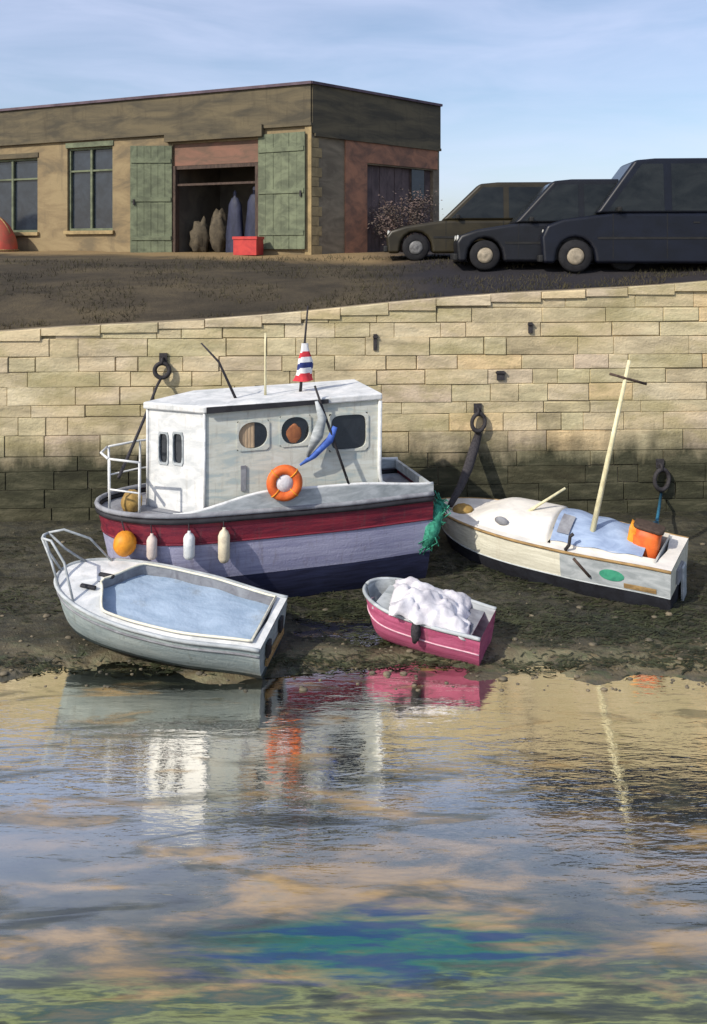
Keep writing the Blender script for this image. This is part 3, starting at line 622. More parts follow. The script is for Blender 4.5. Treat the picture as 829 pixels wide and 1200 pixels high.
# things in the doorway
zc = door[2]
def coat(px, top_py, wd, lab):
    s, z = LF(px, top_py); s2 = s
    p = bw(s, zc, -.55); h = z-zc
    mb = MB(); prof = [(.30*wd, 0), (.33*wd, .3*h), (.27*wd, .62*h), (.24*wd, .78*h), (.13*wd, .88*h), (.05*wd, .9*h), (.06*wd, .97*h), (.02*wd, h)]
    vs = []; fs = []; n = 18
    for r, zz in prof:
        for k in range(n):
            a = 2*math.pi*k/n; q = 1+.16*math.sin(a*5+zz*2)*(1-zz/h)
            vs.append((r*q*math.cos(a)*1.0, r*q*math.sin(a)*.5, zz))
    for i in range(len(prof)-1):
        for k in range(n): fs.append((i*n+k, i*n+(k+1) % n, (i+1)*n+(k+1) % n, (i+1)*n+k))
    fs.append(tuple(range((len(prof)-1)*n, len(prof)*n))); mb.add(vs, fs, 0, True)
    o = mb.build('folded_parasol', M['coat'], None, loc=p); o.rotation_euler = (0, 0, math.atan2(exL.y, exL.x))
    return tag(o, lab, 'parasol', 'folded navy parasols in the doorway')
coat(266, 222, 1.1, 'folded navy parasol standing left in the building doorway')
coat(289, 217, 1.15, 'taller folded navy parasol beside the right door jamb')
for k, (px, py, lab) in enumerate(((222, 258, 'tan sacking bundle at the left side of the doorway'), (243, 246, 'taller tan sacking bundle in the middle of the doorway'))):
    s, z = LF(px, py); h = z-zc; p = bw(s, zc, -.7-.1*k)
    mb = MB(); blob(mb, (0, 0, h*.5), (.36, .3, h*.5), amp=.3, seed=3.1*k+1); o = mb.build('sack', M['pebble'], loc=p); tag(o, lab, 'sack', 'sacks in the doorway')
# red crate by the door
s, z = LF(304, 312)
p = bw(s, 0, .75); p.z = quay_z(p.x, p.y)
cr_ = empty('fish_crate', p, (0, 0, math.atan2(exL.y, exL.x)+R(8))); tag(cr_, 'small red plastic crate on the ground by the open door', 'crate')
cw, cd, ch = .85, .65, .64
mb = MB(); t = .04
mb.box((0, 0, .02), (cw, cd, .04)); mb.box((0, -cd/2+t/2, ch/2+.02), (cw, t, ch-.04)); mb.box((0, cd/2-t/2, ch/2+.02), (cw, t, ch-.04)); mb.box((-cw/2+t/2, 0, ch/2+.02), (t, cd-2*t, ch-.04)); mb.box((cw/2-t/2, 0, ch/2+.02), (t, cd-2*t, ch-.04))
mb.build('crate_body', M['redplastic'], cr_)
mb = MB()
for sx, sy, ax in ((0, -cd/2-.015, 0), (0, cd/2+.015, 0)): mb.box((0, sy, ch-.05), (cw+.06, .03, .09))
for sx in (-1, 1): mb.box((sx*(cw/2+.015), 0, ch-.05), (.03, cd, .09))
mb.build('rim', M['redplastic'], cr_)
# red upturned dinghy by the left window
p0 = LF(8, 285); p = bw(p0[0], 0, 1.1); p.z = quay_z(p.x, p.y)
ud = empty('upturned_dinghy', p, (0, 0, math.atan2(exL.y, exL.x)+math.pi)); tag(ud, 'red upturned dinghy lying in front of the building window', 'dinghy')
mb = MB(); n = 22; mrow = 12; L_, B_, H_ = 3.0, .75, 1.55; vs = []; fs = []
for i in range(n+1):
    t = i/n; x = (t-.5)*L_; hb = B_*math.sqrt(max(0, 1-(2*t-1)**2))**.8+.01; hh = H_*math.sqrt(max(0, 1-(2*t-1)**2))**1.0+.02
    for j in range(mrow+1):
        a = math.pi*j/mrow; vs.append((x, -hb*math.cos(a), hh*math.sin(a)**.9))
for i in range(n):
    for j in range(mrow): fs.append((i*(mrow+1)+j, i*(mrow+1)+j+1, (i+1)*(mrow+1)+j+1, (i+1)*(mrow+1)+j))
mb.add(vs, fs, 0, True); mb.build('hull', M['reddome'], ud)
mb = MB(); mb.tube([((i/20-.5)*L_*.98, 0, H_*math.sqrt(max(0, 1-(2*i/20-1)**2))+.03) for i in range(1, 20)], .035, 6); mb.build('keel', M['wood'], ud)
mb = MB()
for sgn in (-1, 1): mb.tube([((i/20-.5)*L_, sgn*(B_*math.sqrt(max(0, 1-(2*i/20-1)**2))**.8+.02), .05) for i in range(0, 21)], .04, 6)
mb.build('gunwale', M['wood'], ud)
# bare shrub at the foot of the side wall
p0 = RF(455, 285); p = bw(p0[0], 0, .8, exR, nR); p.z = quay_z(p.x, p.y)-.05
sh = empty('shrub', p); tag(sh, 'bushy mauve brown shrub against the side wall of the building', 'shrub')
mb = MB(); tips = []
for i in range(26):
    a = random.uniform(0, 6.28); l = random.uniform(.9, 2.2); sp = random.uniform(.2, 1.4)
    q = [Vector((0, 0, 0)), Vector((math.cos(a)*sp*.4, math.sin(a)*sp*.25, l*.5)), Vector((math.cos(a)*sp, math.sin(a)*sp*.5, l))]
    mb.tube(q, [.035, .02, .008], 5); tips.append(q)
mb.build('stems', M['darkwood'], sh)
mb = MB(); vs = []; fs = []
for i in range(2600):
    q = random.choice(tips); t = random.uniform(.35, 1.05); c = q[1].lerp(q[2], t)+Vector((random.gauss(0, .2), random.gauss(0, .14), random.gauss(0, .16)))
    if c.z < .02: c.z = .05
    u = Vector((random.gauss(0, 1), random.gauss(0, 1), random.gauss(0, 1))).normalized(); v = u.orthogonal().normalized(); s_ = random.uniform(.03, .065)
    o = len(vs); vs += [c-u*s_, c+v*s_*.5, c+u*s_, c-v*s_*.5]; fs.append((o, o+1, o+2, o+3))
mb.add(vs, fs); mb.build('leaves', mat('mauve_leaves', (.16, .11, .1), (.07, .06, .045), (3, 3, 3), .9, 0), sh)

# ------------------------------------------------------------------ cars
def car(px_front, px_rear, d, H, paint, label, hubm, yaw=0.0, wr=.4, Wd=1.85, kind=0, wb=None):
    """px_front/px_rear: picture columns of the ends (nose left); dims derived at depth d"""
    xf = (px_front-CX)/F*d; xr = (px_rear-CX)/F*d; L = xr-xf
    xm = (xf+xr)/2; y = d+Wd/2
    root = empty('parked_car', (xm, y, quay_z(xm, d+.3)-.02), (0, 0, yaw)); tag(root, label, 'car', 'cars parked on the quay')
    h = L/2
    def X(t): return -h+L*t
    zs, zb, zbelt, ztop = wr*.55, wr*.6, H*.52, H
    x1, x2 = wb or (.2, .79)
    def arch(xc, n=8): return [(X(xc)+wr*1.16*math.cos(a), wr+wr*1.16*math.sin(a)) for a in [math.pi*(1-i/n) for i in range(n+1)] if wr+wr*1.16*math.sin(a) > zs+.01]
    low = [(X(0)+.05, zs)]+[(X(x1)-wr*1.2, zs)]+arch(x1)+[(X(x1)+wr*1.2, zs), (X(x2)-wr*1.2, zs)]+arch(x2)+[(X(x2)+wr*1.2, zs), (X(1)-.04, zs), (X(1), zs+.2), (X(1)-.02, zbelt*.86), (X(.965), zbelt)]
    if kind == 0: low += [(X(.32), zbelt), (X(.27), zbelt*.98), (X(.1), zbelt*.86), (X(.025), zbelt*.74), (X(0), zbelt*.6)]
    else: low += [(X(.26), zbelt), (X(.2), zbelt*.97), (X(.08), zbelt*.9), (X(.02), zbelt*.8), (X(0), zbelt*.6)]
    mb = MB(); mb.prism(low, -Wd/2, Wd/2); bo = mb.build('body', paint, root, bevel=.1); bo.modifiers[0].segments = 4; [setattr(p_, 'use_smooth', True) for p_ in bo.data.polygons]; bo.modifiers[0].harden_normals = True
    # cabin
    ti = .16
    if kind == 0: base = [(.28, zbelt-.01), (.965, zbelt-.01)]; top = [(.47, ztop-.05), (.56, ztop), (.84, ztop), (.91, ztop-.07)]
    else: base = [(.2, zbelt-.01), (.985, zbelt-.01)]; top = [(.345, ztop-.05), (.42, ztop), (.9, ztop), (.95, ztop-.06)]
    prof = [base[0]]+top+[base[1]]
    vs = []
    for sgn in (-1, 1):
        for k, (t, z) in enumerate(prof):
            yy = Wd/2-.02 if z < zbelt+.02 else Wd/2-ti
            vs.append((X(t), sgn*yy, z))
    n = len(prof); fs = [tuple(range(n))[::-1], tuple(range(n, 2*n))]+[(i, (i+1) % n, n+(i+1) % n, n+i) for i in range(n)]
    mb = MB(); mb.add(vs, fs); bo = mb.build('cabin', paint, root, bevel=.09); bo.modifiers[0].segments = 4; [setattr(p_, 'use_smooth', True) for p_ in bo.data.polygons]; bo.modifiers[0].harden_normals = True
    # side windows
    def sidept(t, z, sgn, out): 
        k = (z-zbelt)/(ztop-zbelt); return (X(t), sgn*((Wd/2-.02)*(1-k)+(Wd/2-ti)*k+out), z)
    def cabx(z, front):
        (t0, z0), (t1, z1) = (prof[0], prof[1]) if front else (prof[-1], prof[-2])
        return t0+(t1-t0)*(z-z0)/(z1-z0)
    zl, zh = zbelt+.06, ztop-.16
    cuts = [None, .6 if kind == 0 else .5, None] if kind == 0 else [None, .46, .72, None]
    for sgn in (-1, 1):
        nW = len(cuts)-1
        for k in range(nW):
            gl_, gh_ = .035, .035
            a0, a1 = (cabx(zl, True)+gl_, cabx(zh, True)+gh_) if k == 0 else (cuts[k]+.014, cuts[k]+.014)
            b0, b1 = (cabx(zl, False)-gl_, cabx(zh, False)-gh_) if k == nW-1 else (cuts[k+1]-.014, cuts[k+1]-.014)
            mb = MB(); q = [(a0, zl), (b0, zl), (b1, zh), (a1, zh)]
            vs = [sidept(t, z, sgn, .006) for t, z in q]+[sidept(t, z, sgn, -.02) for t, z in q]
            mb.add(vs, [(0, 1, 2, 3), (4, 5, 6, 7), (0, 1, 5, 4), (1, 2, 6, 5), (2, 3, 7, 6), (3, 0, 4, 7)]); mb.build('window', M['carglass'], root)
    # windscreen and rear screen
    for front in (True, False):
        z0, z1 = zbelt+.07, ztop-.12
        t0, t1 = cabx(z0, front), cabx(z1, front); o = -.008 if front else .008
        y0, y1 = Wd/2-.14, Wd/2-ti-.1
        mb = MB(); vs = [(X(t0)+o, -y0, z0), (X(t0)+o, y0, z0), (X(t1)+o, y1, z1+.003), (X(t1)+o, -y1, z1+.003)]
        vs += [(x-o*3, yy, z) for x, yy, z in vs]
        mb.add(vs, [(0, 1, 2, 3), (4, 5, 6, 7), (0, 1, 5, 4), (1, 2, 6, 5), (2, 3, 7, 6), (3, 0, 4, 7)]); mb.build('windscreen' if front else 'rear_window', M['carglass'], root)
    for sgn in (-1, 1):
        for t_ in ((.3, .585) if kind == 0 else (.26, .455)):
            mb = MB(); mb.box((X(t_), sgn*(Wd/2+.001), (zs+.12+zbelt)/2), (.016, .012, zbelt-zs-.16)); mb.build('door_seam', M['trim'], root)
    # wheels
    for t in (x1, x2):
        for sgn in (-1, 1):
            ry = sgn*(Wd/2-.13)
            mx_ = Matrix.Translation((X(t), ry, wr)) @ Matrix.Rotation(R(90), 4, 'X')
            wh = empty('wheel', (0, 0, 0)); wh.parent = root
            mb = MB(); mb.lathe([(wr*.55, -.11), (wr*.9, -.11), (wr, -.07), (wr, .07), (wr*.9, .11), (wr*.55, .11)], 28, mx_, caps=False); mb.build('tyre', M['tyre'], wh)
            mb = MB(); o = -sgn*-1
            mb.lathe([(wr*.55, -.06), (wr*.52, .09), (wr*.3, .07), (wr*.12, .1), (.01, .105)] if sgn < 0 else [(wr*.01, -.105), (wr*.12, -.1), (wr*.3, -.07), (wr*.52, -.09), (wr*.55, .06)], 24, mx_); mb.build('rim', hubm, wh)
    # lights, bumpers, mirrors, handles
    for sgn in (-1, 1):
        mb = MB(); mb.lathe([(.12, -.02), (.12, .02), (.08, .035)], 16, Matrix.Translation((X(.012), sgn*(Wd/2-.3), zbelt*.66)) @ Matrix.Rotation(R(-90), 4, 'Y')); mb.build('headlight', M['lamp'], root)
        mb = MB(); mb.box((X(.995), sgn*(Wd/2-.2), zbelt*.72), (.05, .16, .26)); mb.build('tail_light', M['redplastic'], root, bevel=.01)
        mb = MB(); mb.box((X(.36 if kind == 0 else .28), sgn*(Wd/2+.09), zbelt+.1), (.12, .18, .14)); mb.build('mirror', M['trim'], root, bevel=.03)
        mb = MB(); mb.box((X(.56), sgn*(Wd/2+.012), zbelt*.84), (.17, .025, .035)); mb.build('door_handle', M['trim'], root)
        mb = MB(); mb.box((X((x1+x2)/2), sgn*(Wd/2+.008), zbelt*.58), (L*(x2-x1)-wr*2.6, .02, .06)); mb.build('side_moulding', M['trim'], root)
    mb = MB(); mb.box((X(.0)-.01, 0, zs+.14), (.14, Wd*.97, .2)); mb.build('bumper', M['trim'], root, bevel=.04)
    mb = MB(); mb.box((X(1.0)+.01, 0, zs+.14), (.14, Wd*.97, .2)); mb.build('bumper', M['trim'], root, bevel=.04)
    return root
car(455, 690, 25.0, 2.45, M['olive_car'], 'olive brown car, end of the row nearest the building', M['hubgrey'], yaw=R(-4), wr=.42, Wd=1.8, kind=0, wb=(.15, .8))
car(538, 782, 22.9, 2.6, M['navy_car'], 'blue-black car with pale hubcaps, middle of the parked row', M['hub'], yaw=R(-4), wr=.43, Wd=1.75, kind=0, wb=(.14, .8))
car(640, 960, 22.4, 3.2, M['blue_car'], 'largest dark blue car, last of the row beyond the yellow mast', M['hub'], yaw=R(-4), wr=.46, Wd=1.8, kind=1, wb=(.125, .8))

# ------------------------------------------------------------------ boats
class Hull:
    """bow at local x=-L/2 (t=0), stern at +L/2 (t=1)"""
    def __init__(s, L, hb, sheer, keel, p=.55, rake=.3, rows=(0, .05, .12, .22, .36, .5, .64, .76, .88, 1)):
        s.L, s.hb, s.sheer, s.keel, s.p, s.rake, s.rows = L, hb, sheer, keel, p, rake, rows
    def pt(s, t, u, side, out=0.0):
        z = lerp(s.keel(t), s.sheer(t), u)
        y = s.hb(t)*(math.sin(math.pi/2*min(1, u))**s.p if u > 0 else 0)
        x = -s.L/2+s.L*t+s.rake*(1-u)*max(0, 1-t/.25)**1.5-.12*s.rake*(1-u)*max(0, (t-.8)/.2)
        return Vector((x, side*(y+out), z))
    def ts(s, n=40): return [0, .004, .012, .025, .045, .07, .1]+[.1+.9*i/n for i in range(1, n+1)]
    def shell(s, bands):
        """bands: list of (u_top, mat_index)"""
        ts = s.ts(); mb = MB(); rows = s.rows; nr = len(rows)
        for side in (-1, 1):
            vs = [s.pt(t, u, side) for t in ts for u in rows]; o = len(mb.v)
            mb.v += [tuple(v) for v in vs]
            for i in range(len(ts)-1):
                for j in range(nr-1):
                    um = (rows[j]+rows[j+1])/2
                    mi = next(m for ut, m in bands if um < ut)
                    mb.f.append([o+i*nr+j, o+(i+1)*nr+j, o+(i+1)*nr+j+1, o+i*nr+j+1]); mb.mi.append(mi); mb.sm.append(True)
        # transom
        for j in range(nr-1):
            um = (rows[j]+rows[j+1])/2; mi = next(m for ut, m in bands if um < ut)
            mb.add([s.pt(1, rows[j], -1), s.pt(1, rows[j+1], -1), s.pt(1, rows[j+1], 1), s.pt(1, rows[j], 1)], [(0, 1, 2, 3)], mi)
        return mb
    def rail(s, u, r, out=0.0, t0=0.0, t1=1.0, dz=0.0, sides=(-1, 1), n=8, close=True):
        mb = MB(); ts = [t for t in s.ts() if t0 <= t <= t1]
        for side in sides:
            mb.tube([s.pt(t, u, side, out)+Vector((0, 0, dz)) for t in ts], r, n)
        return mb
    def deck(s, t0, t1, u, inner=None, dz=0.0, shrink=.02):
        """inner(t): half width of the open middle (0 = full deck)"""
        mb = MB(); ts = [t for t in s.ts(60) if t0-1e-6 <= t <= t1+1e-6]
        for side in (-1, 1):
            vs = []
            for t in ts:
                o = s.pt(t, u, side, -shrink); o.z += dz
                if abs(o.y) < .005 or o.y*side < 0: o.y = side*.005
                yi = min(abs(o.y)-.001, inner(t) if inner else 0)
                vs += [o, Vector((o.x, side*max(0, yi), o.z+.01))]
            mb.add(vs, [(2*i, 2*i+2, 2*i+3, 2*i+1) for i in range(len(ts)-1)], 0, True)
        return mb

# ---- large workboat
A = Vector((.954, .301, 0)); NN = Vector((-.301, .954, 0))
MID = Vector((-1.89, 17.28, GZ-.12))
big = empty('fishing_boat', MID, (0, R(0), math.atan2(A.y, A.x)))
tag(big, 'largest boat, white wheelhouse over a red, lavender and navy hull', 'boat')
BL = 6.84
def bhb(t): return (1.22*math.sqrt(max(0, 1-(1-t/.3)**2)) if t < .3 else 1.22)*(1-.1*sstep(.7, 1, t))+.012
bsheer = lambda t: 2.03+.12*(1-t)**2
hullB = Hull(BL, bhb, bsheer, lambda t: -.32+.3*max(0, 1-t/.2)**2, p=.3, rake=.45, rows=(0, .04, .1, .2, .3, .4, .47, .55, .65, .72, .78, .84, .9, .95, 1))
hullB.shell([(.47, 0), (.78, 1), (2, 2)]).build('hull', [M['navy'], M['lavender'], M['red']], big)
hullB.rail(.965, .055, .02).build('rubbing_strake', M['black'], big)
hullB.rail(1, .05, .0, dz=.02).build('gunwale', M['deckgrey'], big)
hullB.rail(.78, .022, .008).build('band_moulding', M['red'], big)
hullB.deck(0, 1, .955, shrink=.06).build('deck', M['deckgrey'], big)
# bulwark, aft part
mb = MB(); ts = [t for t in hullB.ts(60) if t >= .2]
for side in (-1, 1):
    vs = []
    for t in ts:
        hgt = .36*sstep(.2, .5, t)*(1-.45*sstep(.72, 1.0, t))+.02
        for o, z in ((0, 0.03), (0, hgt), (-.07, hgt), (-.07, .03)):
            q = hullB.pt(t, 1, side, o); vs.append(q+Vector((0, 0, z)))
    fs = []
    for i in range(len(ts)-1):
        for k in range(4): fs.append((i*4+k, i*4+(k+1) % 4, i*4+4+(k+1) % 4, i*4+4+k))
    fs.append((0, 1, 2, 3)); e = (len(ts)-1)*4; fs.append((e, e+1, e+2, e+3)); mb.add(vs, fs, 0, False)
q0 = hullB.pt(1, 1, -1); q1 = hullB.pt(1, 1, 1); mb.box((q0.x-.04, 0, q0.z+.12), (.07, q1.y-q0.y-.16, .2))
mb.build('bulwark', M['greywhite'], big)
mb = MB()
for side in (-1, 1):
    mb.tube([hullB.pt(t, 1, side, -.035)+Vector((0, 0, .36*sstep(.2, .5, t)*(1-.45*sstep(.72, 1, t))+.035)) for t in ts], .035, 6)
mb.build('bulwark_cap', M['white'], big)
# wheelhouse
def on_side(px, y=-.9):   # local x of the picture column on the wheelhouse side
    best = min((abs(CX+F*(MID+A*x+NN*y).x/(MID+A*x+NN*y).y-px), x) for x in [i*.01 for i in range(-300, 345)])
    return best[1]
def zl_at(x, y, py):      # local height of the picture row at a local place
    q = MID+A*x+NN*y; return HC-(py-HY)/F*q.y-MID.z
xa, xn, xr_ = -2.42, on_side(240), on_side(444)
wy = .9
plan = [(xa, 0), (xn, -wy), (xr_, -wy), (xr_, wy), (xn, wy)]
zd = 1.9
zr0 = zl_at(xn, -wy, 484); zr1 = zl_at(xr_, -wy, 468)
def ztop(x): return lerp(zr0, zr1, (x-xn)/(xr_-xn))
def panel(mb, p, q, holes, th=.05, mi=0):
    """vertical wall from p to q with holes (s0,s1,z0,z1 in metres / local z), thickness inwards"""
    pv, qv = Vector((*p, 0)), Vector((*q, 0)); ex = (qv-pv).normalized(); ln = (qv-pv).length
    n = Vector((ex.y, -ex.x, 0))
    S = sorted({0, ln, *[h[0] for h in holes], *[h[1] for h in holes]})
    Zs = sorted({zd-.15, *[h[2] for h in holes], *[h[3] for h in holes]})+[None]
    def pt(s, z, o): 
        b = pv+ex*s-n*o; return Vector((b.x, b.y, ztop((pv+ex*s).x) if z is None else z))
    for i in range(len(S)-1):
        for j in range(len(Zs)-1):
            cs = (S[i]+S[i+1])/2; cz = 99 if Zs[j+1] is None else (Zs[j]+Zs[j+1])/2
            if any(h[0] < cs < h[1] and h[2] < cz < h[3] for h in holes): continue
            for o in (0, th): mb.add([pt(S[i], Zs[j], o), pt(S[i+1], Zs[j], o), pt(S[i+1], Zs[j+1], o), pt(S[i], Zs[j+1], o)], [(0, 1, 2, 3)], mi)
    for a, b, c, d in holes:
        for (u, v) in (((a, c), (b, c)), ((b, c), (b, d)), ((b, d), (a, d)), ((a, d), (a, c))):
            mb.add([pt(*u, 0), pt(*v, 0), pt(*v, th), pt(*u, th)], [(0, 1, 2, 3)], mi)
    return pv, ex, n
wh = empty('wheelhouse', (0, 0, 0)); wh.parent = big
# near-front panel with two slim windows; s runs apex -> near corner
pl = math.hypot(xn-xa, wy)
zw0, zw1 = zl_at(-2.0, -.4, 545), zl_at(-2.0, -.4, 508)
fw = [(pl*.2, pl*.36, zw0, zw1), (pl*.45, pl*.62, zw0+.02, zw1+.03)]
mb = MB(); fr = panel(mb, (xa, 0), (xn, -wy), fw); mb.build('front_panel', M['white'], wh)
mb = MB(); fr2 = panel(mb, (xn, wy), (xa, 0), [(pl-h[1], pl-h[0], h[2], h[3]) for h in fw]); mb.build('front_panel', M['white'], wh)
def sx_(px): return on_side(px)-xn
zs0, zs1 = zl_at(.2, -wy, 530), zl_at(.2, -wy, 487)
def wrect(px0, px1, py0, py1):
    xm = on_side((px0+px1)/2); return (sx_(px0), sx_(px1), zl_at(xm, -wy, py1), zl_at(xm, -wy, py0))
sw_ = [wrect(278, 315, 493, 527), wrect(328, 364, 487, 522), wrect(386, 431, 484, 528)]
mb = MB(); sp = panel(mb, (xn, -wy), (xr_, -wy), sw_); mb.build('side_panel', M['offwhite'], wh)
sl_ = xr_-xn
mb = MB(); sp2 = panel(mb, (xr_, wy), (xn, wy), [(sl_-h[1], sl_-h[0], h[2], h[3]) for h in sw_]); mb.build('side_panel', M['offwhite'], wh)
mb = MB(); ap = panel(mb, (xr_, -wy), (xr_, wy), [(.55, 1.2, zd-.1, zd+1.75)]); mb.build('aft_panel', M['offwhite'], wh)
mb = MB(); mb.box((xr_-.02, -.02, zd+.82), (.03, .66, 1.75)); mb.build('door', M['greywhite'], wh)
# window frames + panes
def window(fr, h, rnd, framem, panem, name='window'):
    pv, ex, n = fr; a, b, c, d = h; cx, cz = (a+b)/2, (c+d)/2; rx, rz = (b-a)/2, (d-c)/2
    K = 32; k = 2.2 if rnd else 4.5
    def sup(w, m): 
        cw, sw2 = math.cos(w), math.sin(w)
        return (cx+m*rx*math.copysign(abs(cw)**(2/k), cw), cz+m*rz*math.copysign(abs(sw2)**(2/k), sw2))
    def V(s, z, o): 
        q = pv+ex*s+n*o; return Vector((q.x, q.y, z))
    mb = MB(); vs = []; 
    for i in range(K):
        w = 2*math.pi*(i+.5)/K
        si, zi = sup(w, .92); cw, sw2 = math.cos(w), math.sin(w); mm = 1/max(abs(cw), abs(sw2))
        so_, zo = cx+(rx+.012)*cw*mm, cz+(rz+.012)*sw2*mm
        vs += [V(si, zi, -.03), V(si, zi, .022), V(so_, zo, .022), V(so_, zo, .004)]
    fs = []
    for i in range(K):
        j = (i+1) % K
        for q in range(3): fs.append((i*4+q, j*4+q, j*4+q+1, i*4+q+1))
    mb.add(vs, fs, 0, False); fo = mb.build(name, framem, wh)
    mb = MB(); mb.add([V(a+.005, c+.005, -.03), V(b-.005, c+.005, -.03), V(b-.005, d-.005, -.03), V(a+.005, d-.005, -.03)], [(0, 1, 2, 3)]); mb.build('pane', panem, fo)
    return fo, V
for h in fw:
    window(fr, h, False, M['greywhite'], M['glass'])
    window(fr2, (pl-h[1], pl-h[0], h[2], h[3]), False, M['greywhite'], M['glass'])
for i, h in enumerate(sw_):
    fo, V = window(sp, h, i < 2, M['offwhite'], M['glass'], 'porthole' if i < 2 else 'window')
    window(sp2, (sl_-h[1], sl_-h[0], h[2], h[3]), i < 2, M['offwhite'], M['glass'], 'porthole' if i < 2 else 'window')
    a, b, c, d = h
    if i == 0:
        mb = MB(); K = 10; vs = []
        for k in range(K+1):
            s = a+.03+(b-a)*.5*k/K; vs += [V(s, c+.04, -.022+.006*(k % 2)), V(s, d-.04, -.022+.006*(k % 2))]
        mb.add(vs, [(2*k, 2*k+2, 2*k+3, 2*k+1) for k in range(K)]); mb.build('curtain', M['curtain'], fo)
    if i == 1:
        mb = MB(); q = V((a+b)/2-.02, c+.24, -.028); blob(mb, q, (.16, .02, .19), amp=.1, seed=2); mb.build('curtain', M['rust'], fo)
# wheelhouse roof
def roofring(g, dz): return [(xa-g*1.5, 0, ztop(xa)+dz), (xn-g*.4, -wy-g, ztop(xn)+dz), (xr_+g, -wy-g, ztop(xr_)+dz), (xr_+g, wy+g, ztop(xr_)+dz), (xn-g*.4, wy+g, ztop(xn)+dz)]
mb = MB(); r0, r1 = roofring(.07, .0), roofring(.07, .14); mb.add(r0+r1, [(0, 1, 2, 3, 4), (5, 6, 7, 8, 9)]+[(i, (i+1) % 5, 5+(i+1) % 5, 5+i) for i in range(5)])
ro = mb.build('roof', M['white'], wh, bevel=.03)
mb = MB()
pa, pb = Vector((xn+.05, -wy-.075, 0)), Vector((on_side(383), -wy-.075, 0))
vs = []
for x, z0, z1 in ((xn+.02, .0, .125), (on_side(384), .02, .105)):
    for o in (-.073, -.105): vs += [(x, -wy+o, ztop(x)+z0), (x, -wy+o, ztop(x)+z1)]
mb.add(vs, [(0, 1, 3, 2), (4, 5, 7, 6), (0, 1, 5, 4), (2, 3, 7, 6), (0, 2, 6, 4), (1, 3, 7, 5)]); mb.build('fascia_strip', M['black'], ro)
mb = MB(); mb.tube([(xr_+.03, -wy-.03, ztop(xr_)-.02), (xr_+.015, -wy-.02, zd+.7), (xr_+.05, -wy-.02, zd+.45), (xr_+.3, -wy-.02, zd+.3), (xr_+1.0, -wy-.1, zd+.2)], .045, 8); mb.build('corner_trim', M['white'], wh)
for tx_, ty_ in ((xn-.01, -wy-.01), (xa-.01, 0)):
    mb = MB(); mb.tube([(tx_, ty_, zd), (tx_, ty_, ztop(tx_))], .03, 6); mb.build('corner_trim', M['white'], wh)
mb = MB(); x_ = sx_(285)+xn; mb.box((x_, -wy-.02, zl_at(x_, -wy, 560)), (.1, .03, .5)); mb.build('vent', M['deckgrey'], wh)
# coachroof lower cabin side band (white sill) along the side
mb = MB(); mb.box(((xn+xr_)/2, -wy-.03, zd+.02), (xr_-xn, .05, .1)); mb.build('sill_moulding', M['black'], wh)
# bow guard rail (two posts, two rails each side)
gr_ = MB()
for side in (-1, 1):
    tops = []
    for t in ((.035, .115) if side < 0 else (.035, .13, .25)):
        b0 = hullB.pt(t, 1, side, -.06); tp = b0+Vector((0, 0, 1.02)); gr_.tube([b0, tp], .024, 8); tops.append((b0, tp))
    gr_.tube([x[1] for x in tops], .024, 8); gr_.tube([x[0].lerp(x[1], .42) for x in tops], .018, 8)
gr_.tube([hullB.pt(.03, 1, -1, -.06)+Vector((0, 0, 1.02)), hullB.pt(.005, 1, 0)+Vector((.05, 0, 1.02)), hullB.pt(.03, 1, 1, -.06)+Vector((0, 0, 1.02))], .024, 8)
gr_.build('guard_rail', M['white'], big)
# masts on the roof
def BW(x, y, z): return MID+A*x+NN*y+Vector((0, 0, z))
def local(px, py, y):
    x = on_side(px, y); return Vector((x, y, zl_at(x, y, py)))
mb = MB(); a = local(311, 452, -.2); mb.tube([(a.x, a.y, ztop(a.x)+.1), (a.x-.0, a.y, local(312, 390, -.2).z)], [.028, .018], 8); mb.build('radio_aerial', M['spar'], big)
mb = MB(); a = local(277, 446, -.3); b_ = local(236, 402, -.3); mb.tube([(a.x, a.y, ztop(a.x)+.1), a.lerp(b_, .5), b_], [.03, .024, .016], 8); mb.build('whip_aerial', M['rope_dark'], big)
mb = MB(); a = local(352, 450, -.1); b_ = local(361, 358, -.1); mb.tube([(a.x, a.y, ztop(a.x)+.1), b_], [.035, .018], 8); mast = mb.build('flag_mast', M['iron'], big)
# pole leaning across the wheelhouse side, with blue pennant
mb = MB(); a = local(369, 452, -wy-.12); b_ = local(409, 567, -wy-.3); mb.tube([a, a.lerp(b_, .5), b_], [.022, .03, .026], 8); mb.build('boat_hook', M['iron'], big)
# flag (striped) as a thing held by the mast
fp = [local(356, y, -.12) for y in (402, 446)]
fl = empty('striped_flag', BW(*fp[1]), (0, 0, math.atan2(A.y, A.x))); tag(fl, 'furled red, white and blue flag on the wheelhouse mast', 'flag')
hF = fp[0].z-fp[1].z; nst = 7; mats_ = ['flagred', 'flagwhite', 'flagblue', 'flagwhite', 'flagred', 'flagwhite', 'flagwhite']
mb = MB(); n = 14; vs = []; fs = []; rows_ = 29
for i in range(rows_):
    t = i/(rows_-1); r = lerp(.21, .07, t)*(1-.15*math.sin(t*9))
    for k in range(n):
        w = 2*math.pi*k/n; q = 1+.22*math.sin(3*w+t*4)
        vs.append((r*q*math.cos(w)+.03*t, r*q*.6*math.sin(w), t*hF))
mis = []
for i in range(rows_-1):
    for k in range(n):
        o = (i*n+k, i*n+(k+1) % n, (i+1)*n+(k+1) % n, (i+1)*n+k)
        tt = i/(rows_-1)+.06*math.sin(2*math.pi*k/n); mb.add([], []); fs.append(o); mis.append(min(6, max(0, int(tt*7))))
mb.v = [tuple(v) for v in vs]; mb.f = [list(f) for f in fs]; mb.mi = mis; mb.sm = [True]*len(fs)
